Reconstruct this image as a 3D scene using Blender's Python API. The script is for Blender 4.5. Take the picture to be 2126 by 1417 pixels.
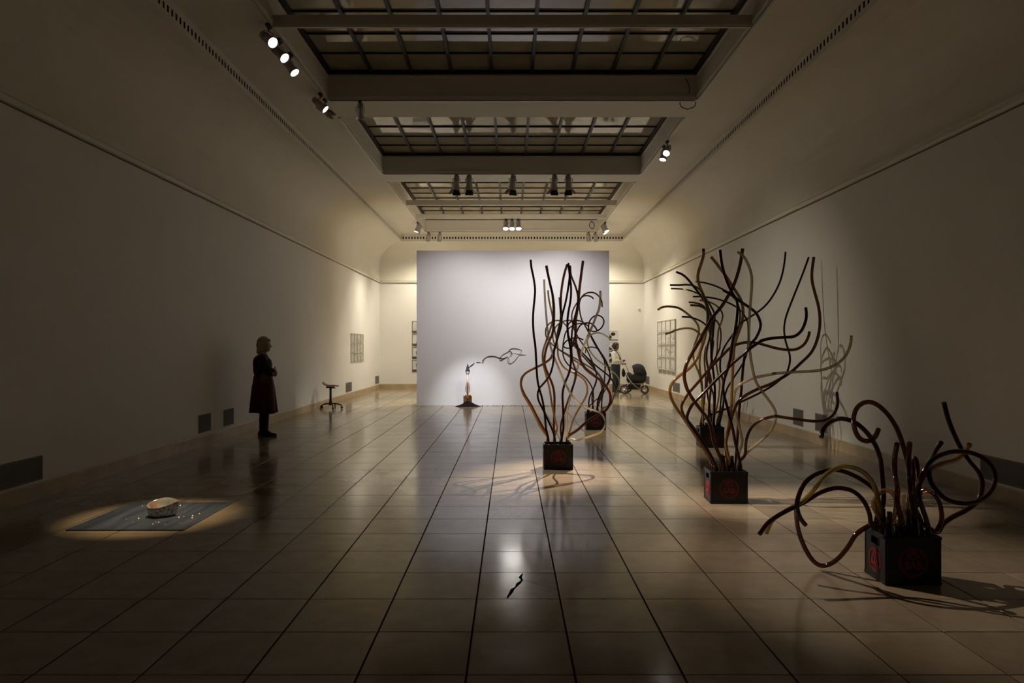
import bpy, bmesh, math, random
from mathutils import Vector, Matrix, Quaternion

# ------------------------------------------------------------------ clear
for o in list(bpy.data.objects):
    bpy.data.objects.remove(o, do_unlink=True)
scene = bpy.context.scene
COL = scene.collection
PI = math.pi

# ------------------------------------------------------------------ camera
CAM_H = 1.515
F = 1500.0
VX, VY = 1060.5, 717.5
cd = bpy.data.cameras.new('camera')
cam = bpy.data.objects.new('camera', cd)
COL.objects.link(cam)
cam.location = (0, 0, CAM_H)
cam.rotation_euler = (PI / 2, 0, 0)
cd.sensor_width = 36.0
cd.lens = 36.0 * F / 2126.0
cd.shift_x = (1063.0 - VX) / 2126.0
cd.shift_y = (VY - 708.5) / 2126.0
cd.clip_start = 0.05
cd.clip_end = 200
scene.camera = cam

# ------------------------------------------------------------------ world, exposure
w = bpy.data.worlds.new('night'); scene.world = w
w.use_nodes = True
w.node_tree.nodes['Background'].inputs[0].default_value = (0.5, 0.55, 0.65, 1)
w.node_tree.nodes['Background'].inputs[1].default_value = 0.01
vs = scene.view_settings
vs.view_transform = 'Standard'
vs.look = 'None'
vs.gamma = 1.0
vs.use_curve_mapping = False
vs.exposure = 0.0

# light colours and powers (used by the lamps' own builder further down)
WARM = (1.0, 0.80, 0.52)
CREAM = (1.0, 0.91, 0.74)
NEUT = (1.0, 0.955, 0.95)
COOL = (0.93, 0.95, 1.0)
PINK = (1.0, 0.84, 0.74)
AMBER = (1.0, 0.76, 0.50)
PW = dict(wall=205, shovel=1100, backs=3800, side=300, backwall=200, s1=1800, s2=3200, s2b=1300, s4=1700, s3=7000, s3b=1200, s5=800, mat=1500, wallr=520)

# ------------------------------------------------------------------ helpers
def P(px, py, Y):
    """photo bearing (2126x1417 frame) at depth Y metres -> world point"""
    return Vector(((px - VX) * Y / F, Y, CAM_H - (py - VY) * Y / F))

def link(name, me, mat=None, parent=None, loc=None):
    o = bpy.data.objects.new(name, me)
    COL.objects.link(o)
    if mat is not None and me is not None and not me.materials:
        me.materials.append(mat)
    if parent is not None:
        o.parent = parent
    if loc is not None:
        o.location = loc
    return o

def empty(name, loc=(0, 0, 0), rz=0.0):
    o = bpy.data.objects.new(name, None)
    COL.objects.link(o)
    o.location = loc
    o.rotation_euler = (0, 0, rz)
    o.empty_display_size = 0.1
    return o

def tag(o, label, cat, group=None):
    o['label'] = label
    o['category'] = cat
    if group:
        o['group'] = group
    return o

def struct(o):
    o['kind'] = 'structure'
    return o

class MB:
    """collects shapes into one mesh"""
    def __init__(s):
        s.v = []; s.f = []; s.sm = []
    def add(s, vs_, fs_, smooth=False):
        n = len(s.v)
        s.v += [tuple(v) for v in vs_]
        s.f += [tuple(i + n for i in f) for f in fs_]
        s.sm += [smooth] * len(fs_)
        return s
    def box(s, x0, x1, y0, y1, z0, z1, M=None):
        vs_ = [(x0, y0, z0), (x1, y0, z0), (x1, y1, z0), (x0, y1, z0), (x0, y0, z1), (x1, y0, z1), (x1, y1, z1), (x0, y1, z1)]
        if M is not None:
            vs_ = [M @ Vector(v) for v in vs_]
        return s.add(vs_, [(0, 3, 2, 1), (4, 5, 6, 7), (0, 1, 5, 4), (1, 2, 6, 5), (2, 3, 7, 6), (3, 0, 4, 7)])
    def quad(s, a, b, c, d):
        return s.add([a, b, c, d], [(0, 1, 2, 3)])
    def tube(s, pts, r, n=8, cap=True, radii=None):
        pts = [Vector(p) for p in pts]
        m = len(pts)
        rings = []
        t0 = (pts[1] - pts[0]).normalized()
        up = Vector((0, 0, 1)) if abs(t0.z) < 0.9 else Vector((1, 0, 0))
        nrm = t0.cross(up).normalized()
        vs_ = []
        for i, p in enumerate(pts):
            if i == 0: t = t0
            elif i == m - 1: t = (pts[i] - pts[i - 1]).normalized()
            else:
                t = (pts[i + 1] - pts[i - 1])
                t = t.normalized() if t.length > 1e-9 else t0
            nrm = nrm - t * nrm.dot(t)
            nrm = nrm.normalized() if nrm.length > 1e-9 else t.orthogonal().normalized()
            b = t.cross(nrm)
            rr = radii[i] if radii else r
            for k in range(n):
                a = 2 * PI * k / n
                vs_.append(p + nrm * (rr * math.cos(a)) + b * (rr * math.sin(a)))
        fs_ = []
        for i in range(m - 1):
            for k in range(n):
                k2 = (k + 1) % n
                fs_.append((i * n + k, i * n + k2, (i + 1) * n + k2, (i + 1) * n + k))
        s.add(vs_, fs_, True)
        if cap:
            nn = len(s.v) - m * n
            s.f.append(tuple(nn + k for k in range(n))[::-1]); s.sm.append(False)
            s.f.append(tuple(nn + (m - 1) * n + k for k in range(n))); s.sm.append(False)
        return s
    def lathe(s, prof, n=20, M=None, smooth=True, cap=True):
        vs_ = []
        for (r, z) in prof:
            for k in range(n):
                a = 2 * PI * k / n
                v = Vector((r * math.cos(a), r * math.sin(a), z))
                vs_.append(M @ v if M is not None else v)
        fs_ = []
        for i in range(len(prof) - 1):
            for k in range(n):
                k2 = (k + 1) % n
                fs_.append((i * n + k, i * n + k2, (i + 1) * n + k2, (i + 1) * n + k))
        s.add(vs_, fs_, smooth)
        if cap:
            nn = len(s.v) - len(prof) * n
            s.f.append(tuple(nn + k for k in range(n))[::-1]); s.sm.append(False)
            s.f.append(tuple(nn + (len(prof) - 1) * n + k for k in range(n))); s.sm.append(False)
        return s
    def sphere(s, c, r, n=12, sc=(1, 1, 1)):
        c = Vector(c)
        prof = []
        vs_ = []; fs_ = []
        m = n // 2
        for i in range(1, m):
            th = PI * i / m
            for k in range(n):
                a = 2 * PI * k / n
                vs_.append(c + Vector((r * sc[0] * math.sin(th) * math.cos(a), r * sc[1] * math.sin(th) * math.sin(a), r * sc[2] * math.cos(th))))
        for i in range(m - 2):
            for k in range(n):
                k2 = (k + 1) % n
                fs_.append((i * n + k, (i + 1) * n + k, (i + 1) * n + k2, i * n + k2))
        top = len(vs_); vs_.append(c + Vector((0, 0, r * sc[2])))
        bot = len(vs_); vs_.append(c - Vector((0, 0, r * sc[2])))
        for k in range(n):
            k2 = (k + 1) % n
            fs_.append((top, k, k2))
            fs_.append((bot, (m - 2) * n + k2, (m - 2) * n + k))
        return s.add(vs_, fs_, True)
    def cap(s, p0, r0, p1, r1, n=12):
        """tapered limb: two balls and a cone frustum"""
        p0 = Vector(p0); p1 = Vector(p1)
        s.sphere(p0, r0, n); s.sphere(p1, r1, n)
        if (p1 - p0).length > 1e-5:
            s.tube([p0, p1], r0, n, True, [r0, r1])
        return s
    def mesh(s, name):
        me = bpy.data.meshes.new(name)
        me.from_pydata(s.v, [], s.f)
        me.validate()
        if len(me.polygons) == len(s.sm):
            me.polygons.foreach_set('use_smooth', s.sm)
        me.update()
        return me
    def build(s, name, mat=None, parent=None, loc=None):
        return link(name, s.mesh(name), mat, parent, loc)

def fix_normals(o):
    bm = bmesh.new(); bm.from_mesh(o.data)
    bmesh.ops.recalc_face_normals(bm, faces=bm.faces)
    bm.to_mesh(o.data); bm.free()
    return o

def bevel(o, wd=0.005, seg=2):
    m = o.modifiers.new('bevel', 'BEVEL'); m.width = wd; m.segments = seg; m.limit_method = 'ANGLE'
    return o

def remesh(mb, name, voxel, mat, parent=None, smooth=4, factor=0.5):
    me = mb.mesh(name + '_src')
    o = bpy.data.objects.new(name + '_src', me); COL.objects.link(o)
    m = o.modifiers.new('r', 'REMESH'); m.mode = 'VOXEL'; m.voxel_size = voxel; m.use_smooth_shade = True
    if smooth:
        s_ = o.modifiers.new('s', 'SMOOTH'); s_.iterations = smooth; s_.factor = factor
    dg = bpy.context.evaluated_depsgraph_get()
    out = bpy.data.meshes.new_from_object(o.evaluated_get(dg))
    bpy.data.objects.remove(o, do_unlink=True)
    out.name = name
    out.polygons.foreach_set('use_smooth', [True] * len(out.polygons))
    out.materials.clear()
    return link(name, out, mat, parent)

def spline(pts, step=10):
    """Catmull-Rom through the points"""
    pts = [Vector(p) for p in pts]
    out = []
    n = len(pts)
    for i in range(n - 1):
        p0 = pts[i - 1] if i > 0 else pts[i] * 2 - pts[i + 1]
        p1, p2 = pts[i], pts[i + 1]
        p3 = pts[i + 2] if i + 2 < n else pts[i + 1] * 2 - pts[i]
        for k in range(step):
            t = k / step
            out.append(0.5 * ((2 * p1) + (p2 - p0) * t + (2 * p0 - 5 * p1 + 4 * p2 - p3) * t * t + (3 * p1 - p0 - 3 * p2 + p3) * t ** 3))
    out.append(pts[-1])
    return out

def smooth_path(pts, it=2):
    for _ in range(it):
        q = list(pts)
        for i in range(1, len(pts) - 1):
            q[i] = pts[i] * 0.5 + (pts[i - 1] + pts[i + 1]) * 0.25
        pts = q
    return pts

# ------------------------------------------------------------------ materials
def nodes_of(m):
    m.use_nodes = True
    return m.node_tree.nodes, m.node_tree.links

def mat(name, col, rough=0.6, metal=0.0, spec=0.5, noise=0.0, nscale=8.0, bump=0.0, bscale=40.0, trans=0.0, emit=None, estr=0.0, coat=0.0, ior=1.45):
    m = bpy.data.materials.new(name)
    N, L = nodes_of(m)
    b = N['Principled BSDF']
    b.inputs['Base Color'].default_value = (*col, 1)
    b.inputs['Roughness'].default_value = rough
    b.inputs['Metallic'].default_value = metal
    b.inputs['Specular IOR Level'].default_value = spec
    b.inputs['IOR'].default_value = ior
    b.inputs['Transmission Weight'].default_value = trans
    b.inputs['Coat Weight'].default_value = coat
    if emit:
        b.inputs['Emission Color'].default_value = (*emit, 1)
        b.inputs['Emission Strength'].default_value = estr
    tc = N.new('ShaderNodeTexCoord')
    if noise > 0:
        n = N.new('ShaderNodeTexNoise'); n.inputs['Scale'].default_value = nscale; n.inputs['Detail'].default_value = 5
        L.new(tc.outputs['Object'], n.inputs['Vector'])
        r = N.new('ShaderNodeMapRange')
        r.inputs['From Min'].default_value = 0.3; r.inputs['From Max'].default_value = 0.7
        r.inputs['To Min'].default_value = 1 - noise; r.inputs['To Max'].default_value = 1 + noise
        L.new(n.outputs['Fac'], r.inputs['Value'])
        mx = N.new('ShaderNodeMix'); mx.data_type = 'RGBA'; mx.blend_type = 'MULTIPLY'
        mx.inputs['Factor'].default_value = 1
        mx.inputs['A'].default_value = (*col, 1)
        L.new(r.outputs['Result'], mx.inputs['B'])
        L.new(mx.outputs['Result'], b.inputs['Base Color'])
    if bump > 0:
        n2 = N.new('ShaderNodeTexNoise'); n2.inputs['Scale'].default_value = bscale; n2.inputs['Detail'].default_value = 4
        L.new(tc.outputs['Object'], n2.inputs['Vector'])
        bp = N.new('ShaderNodeBump'); bp.inputs['Strength'].default_value = bump; bp.inputs['Distance'].default_value = 0.01
        L.new(n2.outputs['Fac'], bp.inputs['Height'])
        L.new(bp.outputs['Normal'], b.inputs['Normal'])
    return m

M = {}
M['wall'] = mat('white wall paint', (0.74, 0.715, 0.66), 0.75, noise=0.02, nscale=2.0, bump=0.05, bscale=60)
M['cove'] = mat('cream cove plaster', (0.71, 0.67, 0.575), 0.8, noise=0.03, nscale=1.5)
M['ceil'] = mat('ceiling plaster', (0.70, 0.66, 0.57), 0.8, noise=0.03, nscale=1.5)
M['rail_shade'] = mat('painted shade under the rail', (0.16, 0.14, 0.09), 0.9)  # dark tone painted in for the shadow line below the rail
M['rail'] = mat('picture rail paint', (0.76, 0.72, 0.60), 0.5)
M['partition'] = mat('partition paint', (0.83, 0.82, 0.83), 0.7, noise=0.01)
M['dark'] = mat('slot dark', (0.01, 0.009, 0.008), 0.9)
M['bar'] = mat('glazing bar iron', (0.012, 0.011, 0.010), 0.5)
M['track'] = mat('white track', (0.80, 0.78, 0.72), 0.4)
M['trackslot'] = mat('track slot', (0.05, 0.05, 0.045), 0.6)
M['vent'] = mat('vent grey metal', (0.21, 0.20, 0.18), 0.6, metal=0.0, spec=.2)
M['crate'] = mat('black plastic crate', (0.007, 0.007, 0.0075), 0.42, noise=0.2, nscale=20, bump=0.05)
M['red'] = mat('red crate print', (0.26, 0.016, 0.012), 0.55)
M['bottle'] = mat('dark brown bottle glass', (0.014, 0.007, 0.004), 0.12)
M['chrome'] = mat('chrome', (0.62, 0.61, 0.58), 0.16, metal=1.0)
M['lampbody'] = mat('lamp body silver', (0.42, 0.405, 0.38), 0.32, metal=0.5)
M['lampdark'] = mat('lamp black', (0.02, 0.02, 0.02), 0.4)
M['lensoff'] = mat('lens glass', (0.06, 0.06, 0.07), 0.15)
M['black'] = mat('black fabric', (0.012, 0.011, 0.012), 0.85, noise=0.15, nscale=30)
M['blackplastic'] = mat('black plastic', (0.015, 0.015, 0.015), 0.4)
M['rubber'] = mat('rubber', (0.03, 0.03, 0.032), 0.7)
M['stoolwood'] = mat('dark wood seat', (0.06, 0.035, 0.022), 0.35, noise=0.3, nscale=14)
M['iron'] = mat('dark iron', (0.020, 0.016, 0.014), 0.45, metal=0.3)
M['skin'] = mat('skin', (0.40, 0.22, 0.15), 0.55)
M['skin2'] = mat('brown skin', (0.13, 0.068, 0.042), 0.5)
M['blond'] = mat('blond hair', (0.36, 0.27, 0.15), 0.6, noise=0.25, nscale=60, bump=0.5, bscale=90)
M['hairblack'] = mat('black hair', (0.012, 0.009, 0.008), 0.45, noise=0.2, nscale=60)
M['jacket'] = mat('black jacket', (0.018, 0.014, 0.014), 0.85, noise=0.2, nscale=25)
M['skirt'] = mat('dark red skirt', (0.055, 0.008, 0.010), 0.85, noise=0.2, nscale=20)
M['bag'] = mat('brown shoulder bag', (0.085, 0.048, 0.024), 0.6)
M['tights'] = mat('black tights', (0.012, 0.011, 0.012), 0.7)
M['whitetop'] = mat('white knit top', (0.70, 0.68, 0.60), 0.85, bump=0.2, bscale=80)
M['jeans'] = mat('dark jeans', (0.022, 0.034, 0.040), 0.85, noise=0.25, nscale=30)
M['shoe'] = mat('dark shoe', (0.03, 0.025, 0.022), 0.5)
M['copper'] = mat('polished copper', (0.92, 0.58, 0.36), 0.24, metal=1.0, noise=0.12, nscale=20)
M['soil'] = mat('dark soil', (0.009, 0.006, 0.006), 0.95, spec=0.1, noise=0.4, nscale=40, bump=0.8, bscale=60)
M['charcoal'] = mat('charcoal tip', (0.035, 0.030, 0.045), 0.8, noise=0.4, nscale=40)
M['ink'] = mat('drawing ink', (0.06, 0.045, 0.045), 0.8)
M['inksoft'] = mat('faint drawing ink', (0.30, 0.26, 0.25), 0.8)
M['mount'] = mat('picture mount card', (0.78, 0.75, 0.67), 0.7)
M['gold'] = mat('gold flake', (0.90, 0.62, 0.28), 0.25, metal=1.0)
M['crack'] = mat('floor crack', (0.006, 0.005, 0.004), 1.0, spec=0.0)
M['cable'] = mat('cable', (0.05, 0.045, 0.04), 0.6)

def lens_mat(name, col, s):
    m = bpy.data.materials.new(name)
    N, L = nodes_of(m)
    N.remove(N['Principled BSDF'])
    e = N.new('ShaderNodeEmission'); e.inputs[0].default_value = (*col, 1); e.inputs[1].default_value = s
    L.new(e.outputs[0], N['Material Output'].inputs[0])
    return m
M['lens_cool'] = lens_mat('lit lens white', (1.0, 0.97, 0.93), 9)
M['lens_warm'] = lens_mat('lit lens warm', (1.0, 0.78, 0.50), 4)
M['lens_hot'] = lens_mat('lit lens hot', (1.0, 0.95, 0.88), 75)

# floor stone
def floor_mat():
    m = bpy.data.materials.new('polished limestone tile')
    N, L = nodes_of(m)
    b = N['Principled BSDF']
    tc = N.new('ShaderNodeTexCoord')
    geo = N.new('ShaderNodeNewGeometry')
    oi = N.new('ShaderNodeObjectInfo')
    ad = N.new('ShaderNodeMath'); ad.operation = 'ADD'
    L.new(oi.outputs['Random'], ad.inputs[0]); L.new(geo.outputs['Random Per Island'], ad.inputs[1])
    fr = N.new('ShaderNodeMath'); fr.operation = 'FRACT'; L.new(ad.outputs[0], fr.inputs[0])
    ramp = N.new('ShaderNodeValToRGB')
    ramp.color_ramp.elements[0].position = 0.0; ramp.color_ramp.elements[0].color = (0.165, 0.125, 0.078, 1)
    ramp.color_ramp.elements[1].position = 1.0; ramp.color_ramp.elements[1].color = (0.30, 0.24, 0.152, 1)
    e = ramp.color_ramp.elements.new(0.10); e.color = (0.235, 0.185, 0.115, 1)
    e = ramp.color_ramp.elements.new(0.85); e.color = (0.265, 0.21, 0.132, 1)
    L.new(fr.outputs[0], ramp.inputs[0])
    n = N.new('ShaderNodeTexNoise'); n.inputs['Scale'].default_value = 5; n.inputs['Detail'].default_value = 8; n.inputs['Roughness'].default_value = 0.65
    L.new(geo.outputs['Position'], n.inputs['Vector'])
    mr = N.new('ShaderNodeMapRange'); mr.inputs['From Min'].default_value = 0.3; mr.inputs['From Max'].default_value = 0.7
    mr.inputs['To Min'].default_value = 0.86; mr.inputs['To Max'].default_value = 1.12
    L.new(n.outputs['Fac'], mr.inputs['Value'])
    mx = N.new('ShaderNodeMix'); mx.data_type = 'RGBA'; mx.blend_type = 'MULTIPLY'; mx.inputs['Factor'].default_value = 1
    L.new(ramp.outputs['Color'], mx.inputs['A']); L.new(mr.outputs['Result'], mx.inputs['B'])
    L.new(mx.outputs['Result'], b.inputs['Base Color'])
    # wear: roughness wanders
    n2 = N.new('ShaderNodeTexNoise'); n2.inputs['Scale'].default_value = 2.2; n2.inputs['Detail'].default_value = 6
    L.new(geo.outputs['Position'], n2.inputs['Vector'])
    mr2 = N.new('ShaderNodeMapRange'); mr2.inputs['From Min'].default_value = 0.3; mr2.inputs['From Max'].default_value = 0.7
    mr2.inputs['To Min'].default_value = 0.11; mr2.inputs['To Max'].default_value = 0.19
    L.new(n2.outputs['Fac'], mr2.inputs['Value'])
    L.new(mr2.outputs['Result'], b.inputs['Roughness'])
    b.inputs['Specular IOR Level'].default_value = 0.5
    n3 = N.new('ShaderNodeTexNoise'); n3.inputs['Scale'].default_value = 14; n3.inputs['Detail'].default_value = 5
    L.new(geo.outputs['Position'], n3.inputs['Vector'])
    bp = N.new('ShaderNodeBump'); bp.inputs['Strength'].default_value = 0.12; bp.inputs['Distance'].default_value = 0.004
    L.new(n3.outputs['Fac'], bp.inputs['Height']); L.new(bp.outputs['Normal'], b.inputs['Normal'])
    return m
M['tile'] = floor_mat()
M['grout'] = mat('dark grout', (0.030, 0.024, 0.017), 1.0, spec=0.05)
M['skirting'] = mat('travertine skirting', (0.42, 0.31, 0.18), 0.4, noise=0.18, nscale=3.0)

# skylight glass: dusty obscured glass that mirrors the room at a glance
def pane_mat():
    m = bpy.data.materials.new('dusty skylight glass')
    N, L = nodes_of(m)
    b = N['Principled BSDF']
    oi = N.new('ShaderNodeObjectInfo')
    geo = N.new('ShaderNodeNewGeometry')
    ramp = N.new('ShaderNodeValToRGB')
    ramp.color_ramp.elements[0].color = (0.27, 0.24, 0.17, 1)
    ramp.color_ramp.elements[1].color = (0.35, 0.315, 0.23, 1)
    L.new(oi.outputs['Random'], ramp.inputs[0])
    n = N.new('ShaderNodeTexNoise'); n.inputs['Scale'].default_value = 2.5; n.inputs['Detail'].default_value = 4
    L.new(geo.outputs['Position'], n.inputs['Vector'])
    mr = N.new('ShaderNodeMapRange'); mr.inputs['From Min'].default_value = 0.3; mr.inputs['From Max'].default_value = 0.7
    mr.inputs['To Min'].default_value = 0.85; mr.inputs['To Max'].default_value = 1.15
    L.new(n.outputs['Fac'], mr.inputs['Value'])
    mx = N.new('ShaderNodeMix'); mx.data_type = 'RGBA'; mx.blend_type = 'MULTIPLY'; mx.inputs['Factor'].default_value = 1
    L.new(ramp.outputs['Color'], mx.inputs['A']); L.new(mr.outputs['Result'], mx.inputs['B'])
    L.new(mx.outputs['Result'], b.inputs['Base Color'])
    b.inputs['Roughness'].default_value = 0.04
    b.inputs['Specular IOR Level'].default_value = 0.55
    bp = N.new('ShaderNodeBump'); bp.inputs['Strength'].default_value = 0.03; bp.inputs['Distance'].default_value = 0.01
    n2 = N.new('ShaderNodeTexNoise'); n2.inputs['Scale'].default_value = 3
    L.new(geo.outputs['Position'], n2.inputs['Vector'])
    L.new(n2.outputs['Fac'], bp.inputs['Height']); L.new(bp.outputs['Normal'], b.inputs['Normal'])
    return m
M['pane'] = pane_mat()

def tube_mat(name, body, tint, see, rough=0.08):
    """coloured hose: a share of the light passes tinted, the rest scatters in the wall; glossy skin"""
    m = bpy.data.materials.new(name)
    N, L = nodes_of(m)
    N.remove(N['Principled BSDF'])
    geo = N.new('ShaderNodeNewGeometry')
    n = N.new('ShaderNodeTexNoise'); n.inputs['Scale'].default_value = 5; n.inputs['Detail'].default_value = 3
    L.new(geo.outputs['Position'], n.inputs['Vector'])
    mr = N.new('ShaderNodeMapRange'); mr.inputs['From Min'].default_value = 0.3; mr.inputs['From Max'].default_value = 0.7
    mr.inputs['To Min'].default_value = 0.75; mr.inputs['To Max'].default_value = 1.2
    L.new(n.outputs['Fac'], mr.inputs['Value'])
    mx = N.new('ShaderNodeMix'); mx.data_type = 'RGBA'; mx.blend_type = 'MULTIPLY'; mx.inputs['Factor'].default_value = 1
    mx.inputs['A'].default_value = (*body, 1); L.new(mr.outputs['Result'], mx.inputs['B'])
    df = N.new('ShaderNodeBsdfDiffuse'); L.new(mx.outputs['Result'], df.inputs['Color'])
    tl = N.new('ShaderNodeBsdfTranslucent'); L.new(mx.outputs['Result'], tl.inputs['Color'])
    dt = N.new('ShaderNodeMixShader'); dt.inputs[0].default_value = .5
    L.new(df.outputs[0], dt.inputs[1]); L.new(tl.outputs[0], dt.inputs[2])
    tp = N.new('ShaderNodeBsdfTransparent'); tp.inputs[0].default_value = (*tint, 1)
    st_ = N.new('ShaderNodeMixShader'); st_.inputs[0].default_value = see
    L.new(dt.outputs[0], st_.inputs[1]); L.new(tp.outputs[0], st_.inputs[2])
    gl = N.new('ShaderNodeBsdfGlossy'); gl.inputs['Roughness'].default_value = rough; gl.inputs['Color'].default_value = (1, 1, 1, 1)
    fr = N.new('ShaderNodeFresnel'); fr.inputs['IOR'].default_value = 1.45
    out = N.new('ShaderNodeMixShader'); L.new(fr.outputs[0], out.inputs[0])
    L.new(st_.outputs[0], out.inputs[1]); L.new(gl.outputs[0], out.inputs[2])
    L.new(out.outputs[0], N['Material Output'].inputs[0])
    return m
M['t_dark'] = tube_mat('dark brown hose', (0.040, 0.013, 0.008), (0.26, 0.10, 0.06), .35)
M['t_brown'] = tube_mat('brown hose', (0.070, 0.027, 0.013), (0.52, 0.27, 0.14), .5)
M['t_amber'] = tube_mat('amber hose', (0.30, 0.17, 0.058), (0.74, 0.55, 0.29), .55)
M['t_olive'] = tube_mat('olive hose', (0.38, 0.28, 0.085), (0.74, 0.64, 0.34), .5)
M['t_pale'] = tube_mat('pale straw hose', (0.62, 0.52, 0.33), (0.88, 0.80, 0.62), .55)

# ------------------------------------------------------------------ room shell
XL, XR = -4.684, 4.750
YN, YF = -3.5, 25.8
RAIL0, RAIL1 = 3.765, 3.845
INS = 0.90            # cove inset
ZF0, ZS = 5.12, 5.355  # frieze foot, soffit
fl = MB(); fl.box(XL - .2, XR + .2, YN - .2, YF + .2, -0.12, -0.004)
floor = struct(fl.build('floor', M['grout']))
TX0, TY0, TS = -0.205, 3.33, 0.5
rnd = random.Random(4)
def tile_mesh(x0, x1, y0, y1):
    b = MB(); c = 0.0012
    z0, z1 = -0.01, 0.0
    vs_ = [(x0, y0, z0), (x1, y0, z0), (x1, y1, z0), (x0, y1, z0),
           (x0, y0, z1 - c), (x1, y0, z1 - c), (x1, y1, z1 - c), (x0, y1, z1 - c),
           (x0 + c, y0 + c, z1), (x1 - c, y0 + c, z1), (x1 - c, y1 - c, z1), (x0 + c, y1 - c, z1)]
    b.add(vs_, [(0, 1, 5, 4), (1, 2, 6, 5), (2, 3, 7, 6), (3, 0, 4, 7), (4, 5, 9, 8), (5, 6, 10, 9), (6, 7, 11, 10), (7, 4, 8, 11), (8, 9, 10, 11)])
    return b
GX, GY = 0.005, 0.003
shared_tile = tile_mesh(-TS / 2 + GX, TS / 2 - GX, -TS / 2 + GY, TS / 2 - GY).mesh('tile')
shared_tile.materials.append(M['tile'])
rest = MB()
cands = []
for i in range(-12, 12):
    for j in range(-15, 48):
        x0, x1 = TX0 + i * TS, TX0 + (i + 1) * TS
        y0, y1 = TY0 + j * TS, TY0 + (j + 1) * TS
        if x1 <= XL + .01 or x0 >= XR - .01 or y1 <= YN or y0 >= YF: continue
        full = x0 > XL and x1 < XR and y0 > YN and y1 < YF
        inview = y1 > 3.3 and abs((x0 + x1) / 2) < (y1 * 1066 / F + .2)
        cands.append((y0, i, j, full, inview, max(x0, XL), min(x1, XR), max(y0, YN), min(y1, YF)))
cands.sort()
nt = 0
for (yy, i, j, full, inview, x0, x1, y0, y1) in cands:
    if full and inview and nt < 296:
        link('tile', shared_tile, None, floor, ((x0 + x1) / 2, (y0 + y1) / 2, rnd.uniform(-.0006, 0)))
        nt += 1
    else:
        t = tile_mesh(x0 + GX, x1 - GX, y0 + GY, y1 - GY)
        rest.add(t.v, t.f)
ro = rest.build('tile_field', M['tile'], floor); ro['kind'] = 'stuff'
# the cracked tile
cr = MB()
def crack(pts, wds):
    pts = [Vector(p) for p in pts]
    L_, R_ = [], []
    for i, p in enumerate(pts):
        t = (pts[min(i + 1, len(pts) - 1)] - pts[max(i - 1, 0)]).normalized()
        n_ = Vector((-t.y, t.x, 0)); wd = wds[i % len(wds)]
        L_.append(p + n_ * wd); R_.append(p - n_ * wd)
    for i in range(len(pts) - 1):
        cr.add([L_[i] , R_[i], R_[i + 1], L_[i + 1]], [(0, 1, 2, 3)])
def flp(px, py): 
    Y = F * CAM_H / (py - VY)
    return ((px - VX) * Y / F, Y, 0.0006)
crack([flp(*q) for q in [(1085, 1190), (1080, 1198), (1084, 1204), (1076, 1211), (1071, 1218), (1064, 1223), (1060, 1231), (1056, 1236), (1053, 1241)]], [.004, .011, .007, .013, .006, .012, .010, .008])
crack([flp(*q) for q in [(1084, 1204), (1100, 1206), (1118, 1213), (1136, 1217), (1154, 1221)]], [.002, .0015])
cr.build('crack', M['crack'], floor)

def wall(name, x0, x1, y0, y1):
    b = MB(); b.box(x0, x1, y0, y1, 0, RAIL1 + .002)
    return struct(b.build(name, M['wall']))
wall('wall_left', XL - .2, XL, YN - .2, YF + .2)
wall('wall_right', XR, XR + .2, YN - .2, YF + .2)
wall('wall_back', XL, XR, YF, YF + .2)
wall('wall_near', XL, XR, YN - .2, YN)

# travertine skirting with a small chamfer, in stones
def skirting(name, axis, fixed, sgn, a0, a1):
    b = MB()
    root = None
    prof = [(0.0, 0.0), (0.020, 0.0), (0.020, 0.148), (0.012, 0.158), (0.0, 0.158)]
    n = int(abs(a1 - a0) / 1.45); st = (a1 - a0) / n
    for k in range(n):
        u0, u1 = a0 + k * st + .0015, a0 + (k + 1) * st - .0015
        vs_ = []
        for u in (u0, u1):
            for (d, z) in prof:
                vs_.append((fixed + sgn * d, u, z) if axis == 'y' else (u, fixed + sgn * d, z))
        q = len(prof)
        fs_ = [(i, (i + 1) % q, q + (i + 1) % q, q + i) for i in range(q)] + [tuple(range(q))[::-1], tuple(range(q, 2 * q))]
        b.add(vs_, fs_)
    o = b.build(name, M['skirting']); fix_normals(o)
    return struct(o)
skirting('baseboard_left', 'y', XL, 1, YN + .03, YF - .0)
skirting('baseboard_right', 'y', XR, -1, YN + .03, YF - .0)
skirting('baseboard_back', 'x', YF, -1, XL + .021, XR - .021)

# picture rail: moulded strip on the three walls
def rail(name, axis, fixed, sgn, a0, a1):
    prof = [(0, RAIL0), (0.050, RAIL0), (0.058, RAIL0 + .010), (0.058, RAIL0 + .026), (0.036, RAIL0 + .034), (0.036, RAIL1 - .022), (0.062, RAIL1 - .012), (0.062, RAIL1), (0, RAIL1 + .006)]
    b = MB(); vs_ = []
    for u in (a0, a1):
        for (d, z) in prof:
            vs_.append((fixed + sgn * d, u, z) if axis == 'y' else (u, fixed + sgn * d, z))
    q = len(prof)
    b.add(vs_, [(i, (i + 1) % q, q + (i + 1) % q, q + i) for i in range(q)] + [tuple(range(q))[::-1], tuple(range(q, 2 * q))])
    o = struct(fix_normals(b.build(name, M['rail'])))
    g = MB()  # thin dark strip painted as the shadow the rail casts below itself
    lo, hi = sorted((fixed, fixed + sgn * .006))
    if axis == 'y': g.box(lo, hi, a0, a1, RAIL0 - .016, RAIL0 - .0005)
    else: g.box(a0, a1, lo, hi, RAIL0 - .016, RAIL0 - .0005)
    g.build('rail_shade_strip', M['rail_shade'], o)
    return o
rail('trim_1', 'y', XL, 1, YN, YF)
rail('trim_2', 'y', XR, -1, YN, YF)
rail('trim_3', 'x', YF, -1, XL + .062, XR - .062)

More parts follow.
